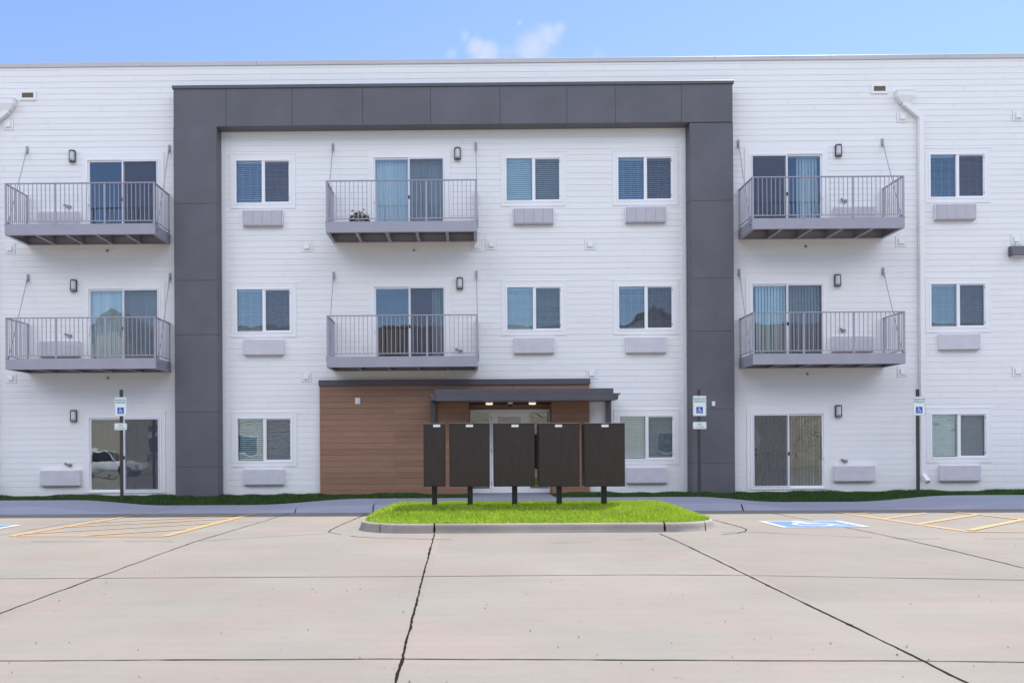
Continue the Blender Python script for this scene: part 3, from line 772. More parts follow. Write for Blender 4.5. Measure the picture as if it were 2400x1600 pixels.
def balus(g, p0, p1, n):
    p0=Vector(p0); p1=Vector(p1)
    g.bar(p0+Vector((0,0,.075)),p1+Vector((0,0,.075)),.022,.022)
    for i in range(1,n+1):
        q = p0.lerp(p1,i/(n+1)); g.box(q.x-.0075,q.x+.0075,q.y-.0075,q.y+.0075,q.z+.075,q.z+RH-BH-.027)
mb_pan = []
for i in range(3):
    g = MB(); balus(g,(xs4[i]+.025,-BD+.022,BH),(xs4[i+1]-.025,-BD+.022,BH),10); mb_pan.append(g.mesh('railing_panel',M['steel']))
for s in (-1,1):
    g = MB(); balus(g,(s*(hw-.022),-BD+.05,BH),(s*(hw-.022),-.12,BH),9); mb_pan.append(g.mesh('railing_panel',M['steel']))
mb_rods = []
for s in (-1,1):
    x = s*(hw+.012)-s*.03
    top = (s*(hw-.015),-.045,BH+2.29); bot = (s*(hw+.014),-BD+.16,BH-.03)
    g = MB(); g.tube([bot,top],.011,8)
    tv = Vector(top); dv=(Vector(bot)-tv).normalized()
    g.tube([tv+dv*.02,tv+dv*.20],[.026,.018],8); g.box(tv.x-.03,tv.x+.03,-.05,-.02,tv.z-.10,tv.z+.09,b=.004)
    bv = Vector(bot); g.tube([bv,bv-dv*.16],.019,8); g.box(bv.x-.012,bv.x+.012,bv.y-.06,bv.y+.06,bv.z-.09,bv.z+.07)
    mb_rods.append(g.mesh('tie_rod',M['steel']))
YF = D-BD
BX = [sum(at(u,v,YF).x for u,v in c)/len(c) for c in ([(186.4,500),(188.5,800)],[(939.2,500),(944.1,800)],[(1943,500),(1942,800)])]
BZ = [sum(at(u,v,YF).z for u,v in c)/3 for c in ([(188,864),(944,859.5),(1942,853.7)],[(186,550),(939,542.4),(1943,536)])]
print('BX',BX,'BZ',BZ)
for r in (0,1):
    for c in range(3):
        o = inst('balcony',mb_frame,B,(BX[c],0,BZ[r]))
        inst('decking',mb_deck,o); inst('handrail',mb_rail,o)
        for me,l in mb_posts: inst('post',me,o,l)
        for me in mb_pan: inst('railing_panel',me,o)
        for me in mb_rods: inst('tie_rod',me,o)
# sprinkler heads below balconies
for u,v in ((252,885),(251,587),(970,586),(1893,876),(1889,577)):
    p = at(u,v,D-.05); g = MB(); g.tube([(p.x,D-.0,p.z),(p.x,D-.09,p.z)],.014,8); g.tube([(p.x,D-.035,p.z),(p.x,D-.028,p.z)],.035,12); part(g,'sprinkler_head',M['screwmetal'])
# square vents
for dx,dy in ((705,567),(704,865),(1094,566),(1128,562),(1355,562),(1358,858),(24,571),(26,868),(20,288),(2071,270),(2068,555),(2072,854),(2337,267),(2333,550),(2336,853)):
    p = P(dx,dy); g = MB(); k=.135
    g.box(-k,k,-.030,0,-k,k); frame_ring(g,-k-.006,k+.006,-k-.006,k+.006,.006,-.026,-.002,1,0); frame_ring(g,-.085,.085,-.09,.085,.008,-.0335,-.0301,1,0); g.box(-.077,.077,-.042,-.0301,-.082,.077); g.prismx([(-.0421,.07),(-.062,.055),(-.07,-.06),(-.0421,-.06)],-.062,.062)
    g.build('vent',[M['trim'],M['ventshade']],B,loc=(p.x,0,p.z))
# overflow scuppers
for u,v in ((66.5,225),(2060,209.5)):
    p = at(u,v); g = MB(); frame_ring(g,-.22,.22,-.13,.13,.065,-.05,0)
    o = g.build('scupper',M['trim'],B,loc=(p.x,0,p.z))
    g = MB(); g.box(-.155,.155,-.034,-.026,-.065,.065); g.build('opening',M['brownvent'],o)
# conductor heads and downspouts
def conductor(u0,u1,vt,vm,vb,side,label):
    a = at(u0,vt,D-.2); b = at(u1,vt,D-.2); zm = at(u0,vm,D-.2).z; zb_ = at(u0,vb,D-.2).z; cx_=(a.x+b.x)/2; hwid=(b.x-a.x)/2
    g = MB(); g.box(cx_-hwid,cx_+hwid,D-.21,D-.03,zm,a.z,b=.004); g.box(cx_-hwid-.01,cx_+hwid+.01,D-.22,D-.03,a.z-.03,a.z+.004)
    q = [(cx_-hwid,D-.21,zm),(cx_+hwid,D-.21,zm),(cx_+hwid,D-.03,zm),(cx_-hwid,D-.03,zm),(cx_-.08,D-.16,zb_),(cx_+.08,D-.16,zb_),(cx_+.08,D-.03,zb_),(cx_-.08,D-.03,zb_)]
    g.add(q,[(0,1,5,4),(1,2,6,5),(2,3,7,6),(3,0,4,7)])
    o = part(g,'conductor_head',M['trim'])
    xd = cx_+side*.43; yp = D-.10
    g = MB(); g.bar((cx_,yp,zb_+.02),(cx_,yp,zb_-.06),.12,.125); g.bar((cx_,yp,zb_-.0),(xd,yp,zb_-.36),.12,.13,up=(0,1,0)); g.bar((xd,yp,zb_-.30),(xd,yp,.42),.12,.128)
    g.bar((xd,yp+.0,.46),(xd+.02,yp-.22,.27),.121,.11,up=(1,0,0))
    for zz_ in (2.1,4.6,7.0): g.box(xd-.075,xd+.075,yp-.07,D-.02,zz_,zz_+.03)
    part(g,'downspout',M['trim'])
conductor(2104,2142.6,209.6,224.5,239.8,1,''); conductor(-7,31.5,228,243,258,-1,'')

# ---- entrance block
WY = D-.15
capz1 = at(1060,888.5,WY-.05).z; capz0 = at(1060,902,WY-.05).z
g = MB()
ops = [(RX0,RX1,-.2,CANZ0+.02)]
g2 = MB(); sheet(g2,WB0,WB1,-.1,capz0+.01,ops,WY+.012)
g2.quad((WB0,WY+.012,-.1),(WB0,D,-.1),(WB0,D,capz0),(WB0,WY+.012,capz0)); g2.quad((WB1,WY+.012,-.1),(WB1,D,-.1),(WB1,D,capz0),(WB1,WY+.012,capz0))
g2.quad((RX0,WY+.012,-.1),(RX0,D+.5,-.1),(RX0,D+.5,2.6),(RX0,WY+.012,2.6)); g2.quad((RX1,WY+.012,-.1),(RX1,D+.5,-.1),(RX1,D+.5,2.6),(RX1,WY+.012,2.6))
g2.quad((RX0,WY+.02,CANZ0+.02),(RX1,WY+.02,CANZ0+.02),(RX1,D+.6,CANZ0+.02),(RX0,D+.6,CANZ0+.02))
eb = part(g2,'entrance_wall',M['wooddark'])
seam = [at(924,1000,WY).x, at(1203,895,WY).x]
bp = .1556; z=-.02
while z < capz0:
    z1 = min(z+bp,capz0)
    segs = [(WB0+.03,seam[0]-.01),(seam[0]+.01,RX0-.035),(RX1+.035,WB1-.04)] if z < CANZ0-.02 else [(WB0+.03,seam[0]-.01),(seam[0]+.01,seam[1]-.008),(seam[1]+.008,WB1-.04)]
    for a,b in segs: g.box(a,b,WY,WY+.011,z+.003,z1-.003)
    # boards inside the recess
    if z < CANZ0:
        zt = min(z1,CANZ0)
        g.box(RX0+.001,RX0+.012,WY+.04,D+.47,z+.003,zt-.003); g.box(RX1-.012,RX1-.001,WY+.04,D+.47,z+.003,zt-.003)
        if z1 > DOORTOP+.02: g.box(RX0+.013,RX1-.013,D+.44,D+.46,max(z,DOORTOP)+.003,zt-.003)
    z = z1
part(g,'cladding_boards',M['wood'],)
g = MB()
for a,b in ((WB0,WB0+.028),(WB1-.038,WB1)): part(MB().box(a,b,WY-.006,WY+.0115,-.04,capz0),'edge_trim',M['woodtrim'])
for a,b in ((RX0-.033,RX0),(RX1,RX1+.033)): part(MB().box(a,b,WY-.006,WY+.0115,-.02,CANZ0+.05),'edge_trim',M['woodtrim'])
for s in (seam[0],): g.box(s-.008,s+.008,WY+.003,WY+.0116,-.02,capz0)
part(g,'edge_trim',M['woodtrim'])
g = MB(); g.box(WB0-.02,WB1+.02,WY-.05,D-.02,capz0,capz1,b=.004); part(g,'entrance_cap',M['capdark'])
# storefront: frame, door, sidelights
SY = D+.5
s0, s1 = at(1101.7,1050,SY).x, at(1289.5,1050,SY).x
d0, d1 = at(1151,1050,SY).x, at(1238,1050,SY).x
g = MB(); t=.045
g.box(s0,s0+t,SY-.05,SY+.06,0,DOORTOP); g.box(s1-t,s1,SY-.05,SY+.06,0,DOORTOP); g.box(s0+t,s1-t,SY-.049,SY+.059,DOORTOP-t*1.3,DOORTOP-.001)
g.box(d0-t,d0,SY-.048,SY+.058,0,DOORTOP-t*1.3); g.box(d1,d1+t,SY-.048,SY+.058,0,DOORTOP-t*1.3)
g.box(s0+t,d0-t,SY-.047,SY+.05,0,.13); g.box(d1+t,s1-t,SY-.047,SY+.05,0,.13)
st = part(g,'entrance_frame',M['vinyl'])
g = MB(); g.box(s0+t,d0-t,SY,SY+.008,.13,DOORTOP-t*1.3); part(g,'sidelight',M['glass'])
g = MB(); g.box(d1+t,s1-t,SY,SY+.008,.13,DOORTOP-t*1.3); part(g,'sidelight',M['glass'])
g = MB(); zt_ = DOORTOP-t*1.3-.006; a,b=d0+.004,d1-.004; gl0,gl1 = at(1166.5,1000,SY).x, at(1220.5,1000,SY).x; gz = at(1190,976.5,SY-.03).z
g.box(a,gl0,SY-.035,SY+.01,.012,zt_,b=.003); g.box(gl1,b,SY-.035,SY+.01,.012,zt_,b=.003); g.box(gl0,gl1,SY-.034,SY+.009,.013,.34); g.box(gl0,gl1,SY-.034,SY+.009,gz,zt_-.001)
dr = part(g,'entrance_door',M['vinyl'])
g = MB(); g.box(gl0,gl1,SY-.015-D,SY-.007-D,.34,gz); g.build('glass_pane',M['glass'],dr)
g = MB(); g.box(b-.06,b-.035,SY-.09-D,SY-.075-D,.9,1.2,b=.004); g.box(b-.055,b-.04,SY-.077-D,SY-.034-D,.92,.94); g.box(b-.055,b-.04,SY-.077-D,SY-.034-D,1.16,1.18); g.build('handle',M['screwmetal'],dr)
g = MB()
for zz_ in (.22,1.1,2.0): g.box(a-.008,a+.012,SY-.052-D,SY-.036-D,zz_,zz_+.11)
g.build('hinge',M['screwmetal'],dr)
g = MB()
g.quad((s0,SY+.07,0),(s0,SY+3,0),(s0,SY+3,2.6),(s0,SY+.07,2.6)); g.quad((s1,SY+.07,0),(s1,SY+3,0),(s1,SY+3,2.6),(s1,SY+.07,2.6)); g.quad((s0,SY+3,0),(s1,SY+3,0),(s1,SY+3,2.6),(s0,SY+3,2.6)); g.quad((s0,SY+.07,0),(s1,SY+.07,0),(s1,SY+3,0),(s0,SY+3,0)); g.quad((s0,SY+.07,2.6),(s1,SY+.07,2.6),(s1,SY+3,2.6),(s0,SY+3,2.6))
part(g,'lobby_interior',M['room'])
g = MB(); g.box(RX0+.0,RX1-.0,SY-.06,SY+.1,-.004,.012); part(g,'threshold',M['screwmetal'])
# canopy
CY = D-1.35
cx0,cx1 = at(1021.5,930,CY).x, at(1438,930,CY).x
cz0 = CANZ0; cz1 = at(1200,923,CY).z; cz2 = at(1200,911,CY).z
g = MB(); g.box(cx0,cx1,CY,CY+.03,cz0,cz1,b=.003); g.box(cx0-.02,cx1+.0,CY+.006,CY+.036,cz1+.001,cz2,b=.003)
g.box(cx0+.001,cx0+.03,CY+.031,WY-.001,cz0+.001,cz1); g.box(cx1-.03,cx1-.001,CY+.031,WY+.1,cz0+.001,cz1)
g.box(cx0,cx1,CY+.037,WY-.002,cz1+.002,cz2-.01)
cn = part(g,'canopy',M['capdark'])
g = MB(); g.box(cx0+.031,cx1-.031,CY+.031-D,WY-.002-D,cz0+.02,cz0+.04); g.build('soffit',M['wood'],cn)
for s,xe in ((-1,cx0),(1,cx1)):
    z0_,z1_ = cz0+.02, cz1+.01; o_=.19
    poly = [(xe,z0_),(xe+s*.12,z0_),(xe+s*.135,z0_+.10),(xe+s*.165,z1_-.03),(xe+s*o_,z1_-.025),(xe+s*o_,z1_),(xe,z1_)]
    if s<0: poly = poly[::-1]
    g = MB(); g.prism(poly,CY+.05-D,WY+(.0 if s<0 else .12)-.002-D); g.build('gutter',M['capdark'],cn)
    xd = at(1015.5,980,WY-.07).x if s<0 else at(1426.5,980,D-.09).x
    yw = WY-.07 if s<0 else D-.09
    g = MB(); g.bar((xd,yw-D,z0_+.02),(xd,yw-D,.55),.125,.10); g.bar((xd,yw-D,.60),(xd,yw-.12-D,.42),.124,.09,up=(1,0,0)); g.build('downspout',M['capdark'],cn)

# ================================================================== FIXTURES (things of their own)
rowname = ['ground-floor','middle-floor','top-floor']
def ac(cx_, cz_, grille, label):
    o = empty('air_conditioner',(cx_,D-.02,cz_)); tag(o,label,'air conditioner','air conditioners through the white wall')
    w,h,d = .535,.205,.115
    g = MB(); g.box(-w,w,-d,0,-h,h,b=.005); g.build('sleeve',M['ac'],o)
    g = MB()
    if grille:
        g.box(-w+.015,w-.015,-d-.006,-d-.0005,-h+.012,h-.012)
        zz_=-h+.025; g3 = MB()
        while zz_ < h-.02: 
            for i in range(4):
                a=-w+.03+i*(2*w-.06)/4; g3.box(a+.006,a+(2*w-.06)/4-.006,-d-.016,-d-.0065,zz_,zz_+.009)
            zz_+=.018
        g.build('grille_back',M['acslot'],o); g3.build('louvres',M['ac'],o)
    else:
        zz_=-h+.012
        while zz_ < h-.014: g.box(-w+.012,w-.012,-d-.008,-d-.0005,zz_,zz_+.0075); zz_+=.0115
        g.build('grille',M['ac'],o)
    g = MB(); g.box(-w+.01,w-.01,-d+.005,-.002,-h-.012,-h-.001); g.build('drip_pan',M['acslot'],o)
wname = ['left of the central balconies','just right of the central balconies','beside the right leg of the charcoal frame','right of the white downspout']
A_ = {(0,2):(603,500),(0,1):(605,796.5),(0,0):(605.5,1094.5),(1,2):(1225.5,495.5),(1,1):(1227.5,792.5),(2,2):(1483.5,492),(2,1):(1485,791.5),(2,0):(1487,1090.5),(3,2):(2196,485.5),(3,1):(2206,784),(3,0):(2207,1085.5)}
for (c,r),(a,b) in A_.items():
    p = P(a,b,D-.13); ac(p.x,p.z,r==2, ('louvred ' if r==2 else 'plain mesh-fronted ')+'air conditioner under the '+rowname[r]+' window '+wname[c])
for (a,b),l in (((132,503),'air conditioner behind the railing of the top left balcony'),((135.5,800),'air conditioner behind the railing of the middle left balcony'),((137,1097),'air conditioner left of the ground-floor sliding door on the left'),
              ((1963.5,492),'air conditioner behind the railing of the top right balcony'),((1960,789),'air conditioner behind the railing of the middle right balcony'),((1964.5,1086.5),'air conditioner right of the ground-floor sliding door on the right')):
    p = P(a,b,D-.13); ac(p.x,p.z,False,'beige mesh-fronted '+l)
def wall_lamp(p, label, k):
    o = empty('wall_lamp',(p.x,D-.03,p.z)); tag(o,label,'wall lamp','bronze wall lamps beside the sliding doors')
    g = MB(); g.box(-.085,.085,-.012,0,-.155,.155,b=.003)
    n=10
    for z0,z1 in ((-.155,-.128),(.128,.155)):
        pol=[(-.085,-.0125)]+[(-.085*math.cos(PI*i/n),-.0125-.10*math.sin(PI*i/n)) for i in range(n+1)][1:-1]+[(.085,-.0125)]
        m_=len(pol); g.add([(x,y,z) for z in (z0,z1) for x,y in pol],[tuple(range(m_))[::-1],tuple(range(m_,2*m_))]+[(i,(i+1)%m_,(i+1)%m_+m_,i+m_) for i in range(m_)])
    for s in (-1,1): g.box(s*.078-.008,s*.078+.008,-.04,-.0126,-.13,.13)
    g.box(-.08,.08,-.1125,-.105,-.10,-.092)
    g.build('bracket',M['lampb'],o)
    g = MB(); pol=[(-.068*math.cos(PI*i/n),-.0128-.082*math.sin(PI*i/n)) for i in range(n+1)]; m_=len(pol)
    g.add([(x,y,z) for z in (-.127,.127) for x,y in pol],[(i,i+1,i+1+m_,i+m_) for i in range(m_-1)]); g.build('lamp_shade',M['frost'],o,smooth=True)
for a,b,l in ((168,361,'left of the top left sliding door'),(171,657,'left of the middle left sliding door'),(171,955,'left of the ground-floor left sliding door'),(1051,355,'right of the top central sliding door'),
              (1056,652,'right of the middle central sliding door'),(1924,348,'right of the top right sliding door'),(1922,645,'right of the middle right sliding door'),(1924,944,'right of the ground-floor right sliding door')):
    wall_lamp(P(a,b),'small bronze wall lamp with frosted shade '+l,0)
# hose bib style fittings
for a,b,l in ((156,475,'top left balcony'),(158,771,'middle left balcony'),(158,1068,'ground-floor left sliding door'),(1939,462,'top right balcony'),(1936,759,'middle right balcony'),(1940,1059,'ground-floor right sliding door'),(1055,806,'middle central balcony'),(1078,513,'top central balcony')):
    p = P(a,b,D-.06); o = empty('outdoor_socket',(p.x,D-.03,p.z)); tag(o,'small grey metal outdoor socket with open cover by the '+l,'socket','grey outdoor sockets on the white wall')
    g = MB(); g.box(-.03,.075,-.05,0,-.035,.04,b=.006); g.tube([(.02,-.05,.0),(.02,-.075,.0)],.026,12); g.build('box',M['screwmetal'],o)
    g = MB(); g.bar((-.035,-.045,.02),(-.105,-.06,.05),.06,.012,up=(0,1,0)); g.build('cover',M['screwmetal'],o)
# small lights
p = at(838.5,939.5,WY); o = empty('wall_light',(p.x,WY-.001,p.z)); tag(o,'small square white light on the brown entrance wall','wall light')
g = MB(); g.box(-.068,.068,-.03,0,-.085,.085,b=.006); g.build('housing',M['ac'],o); g = MB(); g.box(-.045,.045,-.055,-.031,-.05,.055,b=.01); g.build('lens',M['label'],o)
p = at(1671.5,946,PY_); o = empty('photocell_box',(p.x,PY_-.001,p.z)); tag(o,'tiny pale box on the right leg of the charcoal frame','sensor box')
g = MB(); g.box(-.042,.042,-.045,0,-.062,.062,b=.005); g.build('housing',M['ac'],o); g = MB(); g.box(-.03,.03,-.05,-.046,-.045,.045,b=.001); g.build('cover',M['label'],o)
p = at(2368,577,D-.12); q = at(2368,600,D-.12); o = empty('wall_pack_light',(p.x+.23,D-.03,(p.z+q.z)/2)); tag(o,'dark wall pack light at the right edge above the middle-floor window','wall light')
hgt=(p.z-q.z)/2; g = MB(); g.prismx([(0,hgt),(-.12,hgt),(-.2,-hgt+.02),(-.2,-hgt),(0,-hgt)],-.23,.23); g.build('housing',M['capdark'],o)
g = MB(); g.box(-.19,.19,-.17,-.02,-hgt-.008,-hgt-.001); g.build('lens',M['label'],o)
g = MB(); g.tube([(-.02,-.03,hgt),(-.02,-.03,hgt+.12)],.018,8); g.build('conduit',M['trim'],o)
for u,l in ((1146.6,'left'),(1247.6,'right')):
    p = at(u,942,D+.02); z_ = cz0-.005
    p = at(u,943,WY-.22); o = empty('ceiling_light',(p.x,WY-.22,cz0+.019)); tag(o,'small oval lit light under the entrance canopy, '+l+' of the security camera','ceiling light','lit lights under the entrance canopy')
    g = MB(); n=16
    def ov(a,b,z): return [(a*math.cos(2*PI*i/n),b*math.sin(2*PI*i/n),z) for i in range(n)]
    def lo(g,rs):
        g.add([p_ for r in rs for p_ in r],[(k*n+i,k*n+(i+1)%n,(k+1)*n+(i+1)%n,(k+1)*n+i) for k in range(len(rs)-1) for i in range(n)]+[tuple((len(rs)-1)*n+i for i in range(n))])
    lo(g,[ov(.10,.06,0),ov(.10,.06,-.03)]); g.build('housing',M['label'],o); g = MB(); lo(g,[ov(.094,.055,-.031),ov(.092,.053,-.06),ov(.075,.04,-.075)]); g.build('diffuser',M['lampon'],o,smooth=True)
p = at(1196,945,WY-.12); o = empty('security_camera',(p.x,WY-.12,cz0+.019)); tag(o,'white dome security camera between the two canopy lights','camera')
g = MB(); lo(g,[ov(.07,.07,0),ov(.065,.065,-.045),ov(.05,.05,-.06)]); g.build('mount',M['label'],o); 
g = MB(); lo(g,[ov(.048,.048,-.061),ov(.05,.05,-.085),ov(.03,.03,-.115)]); g.build('lens',M['black'],o,smooth=True)

# ------------------------------------------------------------------ mailboxes
MY = 16.95
mbx = [(992.5,1042.8,1018.5),(1053,1147.8,1102),(1157.5,1253.3,1206),(1263,1358.5,1310.2),(1370,1464.8,1415)]
names = ['narrow dark bronze parcel locker, leftmost of the row on the island','wide dark bronze mailbox unit right beside the narrow locker','dark bronze mailbox unit in the middle of the row of five',
         'dark bronze mailbox unit second from the right end of the row','dark bronze mailbox unit at the right end of the row, before the window']
for i,(u0,u1,up_) in enumerate(mbx):
    a,b = at(u0,1065,MY), at(u1,1065,MY); zt = at(u0,992 if i==0 else 991,MY).z; zb_ = at(u0,1140,MY).z; cx_=(a.x+b.x)/2; hw_=(b.x-a.x)/2
    gz_ = islz(cx_,MY+.2)
    dep = .46
    o = empty('mailbox',(cx_,MY,gz_)); tag(o,names[i],'mailbox','bronze mailboxes on the grass island')
    zt-=gz_; zb_-=gz_
    g = MB(); g.box(-hw_,hw_,0,dep,zb_,zt-.015,b=.006); g.box(-hw_+.02,hw_-.02,-.004,-.0005,zb_+.02,zt-.06)
    g.build('cabinet',M['bronze'],o)
    g = MB(); g.box(-hw_-.007,hw_+.007,-.008,dep+.02,zt-.0145,zt,b=.004); g.build('top_cap',M['capsun'],o)
    g = MB(); px_ = at(up_,1150,MY+.23).x-cx_; g.box(px_-.05,px_+.05,.17,.27,-.02,zb_-.001,b=.004); g.box(px_-.13,px_+.13,.10,.34,-.01,.012,b=.003); g.build('pedestal',M['black'],o)
    g = MB(); lx = {0:1023.5,1:1100.3,2:1207,3:1309,4:1418}[i]; lx_ = at(lx,997,MY).x-cx_; zl = at(lx,997.5,MY).z-gz_; g.box(lx_-.066,lx_+.066,-.0065,-.0042,zl-.023,zl+.023); pl_ = g.build('label_plate',M['label'],o)
    g = MB(); g.box(lx_-.045,lx_+.045,-.0085,-.0066,zl-.004,zl+.005); g.build('print',M['ac'],pl_)
    # doors on the far side
    g = MB(); nr = 5
    for r_ in range(nr):
        z0=zb_+.03+(zt-zb_-.08)*r_/nr; z1=zb_+.03+(zt-zb_-.08)*(r_+1)/nr
        for c_ in range(2 if i else 1):
            w_d=(2*hw_-.06)/(2 if i else 1); x0_=-hw_+.03+c_*w_d; g.box(x0_+.004,x0_+w_d-.004,dep+.001,dep+.012,z0+.004,z1-.004,b=.003)
    g.build('door_panel',M['bronze'],o)

# ------------------------------------------------------------------ signs
def text_mesh(body, size, name):
    c = bpy.data.curves.new(name,'FONT'); c.body = body; c.size = size; c.align_x='CENTER'; c.align_y='CENTER'; c.extrude = .0008; c.space_line=.95; c.offset=size*.012
    t = bpy.data.objects.new('tmp',c); col.objects.link(t); dg = bpy.context.evaluated_depsgraph_get(); me = bpy.data.meshes.new_from_object(t.evaluated_get(dg)); bpy.data.objects.remove(t)
    me.name = name
    for v in me.vertices: x,y,z = v.co; v.co = (x,-z,y)
    return me
def rr2(w,h,r,n=5): return rrect(-w,w,-h,h,r,n)
def plate(g,w,h,r,y0,y1): g.prism(rr2(w,h,r),y0,y1)
def ring(g,w,h,r,t,y):
    a=rr2(w,h,r); b=rr2(w-t,h-t,max(r-t,.002)); n=len(a)
    g.add([(x,y,z) for x,z in a]+[(x,y,z) for x,z in b],[(i,(i+1)%n,(i+1)%n+n,i+n) for i in range(n)])
def sign(uc, vtop, s_top, s_bot, p_rng, vbase, ppost, label, SY_=22.75):
    p = at(ppost,1100,SY_); zg = surf(p.x,SY_)-.03
    o = empty('parking_sign',(p.x,SY_,zg)); tag(o,label,'sign','reserved parking signs')
    ztp = at(ppost,vtop,SY_).z-zg
    g = MB(); g.box(-.038,-.030,-.02,.02,-.1,ztp); g.box(.030,.038,-.02,.02,-.1,ztp); g.box(-.0299,.0299,.008,.016,-.1,ztp-.0005); g.tube([(0,0,ztp-.01),(0,0,ztp)],.03,8)
    g.box(-.031,.031,-.019,-.012,-.1,ztp-.002)
    g.build('post',M['lampb'],o)
    xc = at(uc,950,SY_).x-p.x; z0 = at(uc,s_bot,SY_).z-zg; z1 = at(uc,s_top,SY_).z-zg; h=(z1-z0)/2; w=h*.66; zc=(z0+z1)/2
    g = MB(); plate(g,w,h,.025,-.028,-.0245); sp = g.build('sign_plate',M['signwhite'],o,loc=(xc,0,zc))
    g = MB(); ring(g,w-.007,h-.007,.02,.007,-.0284); g.build('border',M['green'],sp)
    me = text_mesh('RESERVED\nPARKING',.068,'lettering'); me.materials.append(M['green'])
    xm = max(abs(v.co.x) for v in me.vertices); k=(w-.022)/xm
    for v in me.vertices: v.co.x*=k
    inst('lettering',me,sp,(0,-.0295,h*.55))
    g = MB(); q=.082; zc2=-h*.42; g.box(-q,q,-.0295,-.0283,zc2-q,zc2+q); bf=g.build('symbol_panel',M['blue'],sp)
    g = MB(); isa(g,lambda s,t,l:(-q+2*q*(.06+.88*s),-.0296-l,zc2-q+2*q*(.05+.9*t)),.0004); g.build('wheelchair_symbol',M['signwhite'],bf)
    if p_rng:
        z0 = at(uc,p_rng[1],SY_).z-zg; z1 = at(uc,p_rng[0],SY_).z-zg; h2=(z1-z0)/2; w2=w*1.02
        g = MB(); plate(g,w2,h2,.03,-.028,-.0245); s2 = g.build('sign_plate',M['signwhite'],o,loc=(xc,0,(z0+z1)/2))
        g = MB(); ring(g,w2-.007,h2-.007,.024,.007,-.0284); g.build('border',M['green'],s2)
        me = text_mesh('VAN',.062,'lettering'); me.materials.append(M['green']); inst('lettering',me,s2,(0,-.0295,h2*.30))
        me = text_mesh('ACCESSIBLE',.042,'lettering'); me.materials.append(M['green']); inst('lettering',me,s2,(0,-.0295,-h2*.42))
sign(283.5,913,930.5,975,(991,1007.5),1158,285.3,'white and green reserved parking sign with van plate, before the left sliding door')
sign(1639,912,927,974.5,(988,1005),1155,1638.5,'white and green reserved parking sign with van plate, before the charcoal frame')
sign(2153,912,929,973.5,None,1157,2151.5,'white and green reserved parking sign without lower plate, before the white downspout')

# ------------------------------------------------------------------ flower pot
p = at(842,520,D-.85); zd = BZ[1]+BH-.03
o = empty('flower_pot',(p.x,D-.85,zd)); tag(o,'pot of green leaves and red flowers on the top central balcony','plant pot')
g = MB(); n=16
lo(g,[[(r*math.cos(2*PI*i/n),r*math.sin(2*PI*i/n),z) for i in range(n)] for r,z in ((.10,0),(.15,.13),(.17,.15),(.15,.14))]); g.build('pot',M['pot'],o,smooth=True)
g = MB(); 
for i in range(520):
    a=random.uniform(0,2*PI); r=.27*math.sqrt(random.random()); z=.10+random.uniform(0,.27)*(1-(r/.33)**2)+.02; c_=Vector((r*math.cos(a),r*math.sin(a)*.8,z))
    d=Vector((random.uniform(-1,1),random.uniform(-1,1),random.uniform(-.3,1))).normalized(); s_=d.cross(Vector((random.random(),random.random(),random.random()))).normalized(); l=random.uniform(.02,.04)
    g.add([c_-d*l,c_+s_*l*.4,c_+d*l,c_-s_*l*.4],[(0,1,2,3)])
for i in range(26):
    a=random.uniform(0,2*PI); r=random.uniform(.1,.33); g.tube([(0,0,.12),(r*.6*math.cos(a),r*.6*math.sin(a)*.7,.26),(r*math.cos(a),r*math.sin(a)*.7,random.uniform(.08,.36))],.003,4)
g.build('foliage',M['leaf'],o)
for (x,y,z) in ((-.17,-.05,.38),(.13,-.08,.40),(.20,-.1,.30),(.02,-.12,.33),(-.06,-.1,.30),(.17,-.02,.26)):
    g = MB()
    for i in range(16):
        d=Vector((random.uniform(-1,1),random.uniform(-1,1),random.uniform(-1,1))).normalized(); s_=d.cross(Vector((.3,.5,.9))).normalized()*.014
        g.add([d*.004,d*.02+s_,d*.032,d*.02-s_],[(0,1,2,3)])
    g.build('blossom',M['petal'],o,loc=(x,y,z))

# ================================================================== ACROSS THE LOT (seen in the glass)
OY = -17.0
OB = empty('apartment_building',(0,OY,-.4)); tag(OB,'tan sided two-storey apartment building across the lot, seen only in the window glass','building')
g = MB(); g.box(-44,44,-14,0,0,8.4)
for gx in (-25,13): g.prism([(gx-4.5,0),(gx+4.5,0),(gx+4.5,8.4),(gx,11.3),(gx-4.5,8.4)],.01,1.6)
zz_=.2
while zz_ < 8.3:
    g.box(-44,44,0,.018,zz_,zz_+.012); zz_+=.2
g.build('wall',M['tan'],OB)
g = MB(); g.prismx([(.6,8.35),(-7,11.4),(-14.6,8.35),(-14.6,8.2),(-7,11.2),(.6,8.15)],-44.6,44.6)
for gx in (-25,13): g.prism([(gx-5,8.15),(gx,11.35),(gx+5,8.15),(gx+5,8.4),(gx,11.6),(gx-5,8.4)],-5,2.1)
g.build('roof',M['roof'],OB)
for fx in range(-40,42,6):
    for fz in (1.2,4.9):
        yy = 1.61 if any(abs(fx-gx)<4 for gx in (-25,13)) else .02
        g = MB(); frame_ring(g,-.8,.8,-.75,.75,.1,0,.06); wo = g.build('window',M['trim'],OB,loc=(fx,yy,fz+.75))
        g = MB(); g.box(-.7,.7,.005,.02,-.65,.65); g.build('pane',M['carglass'],wo)
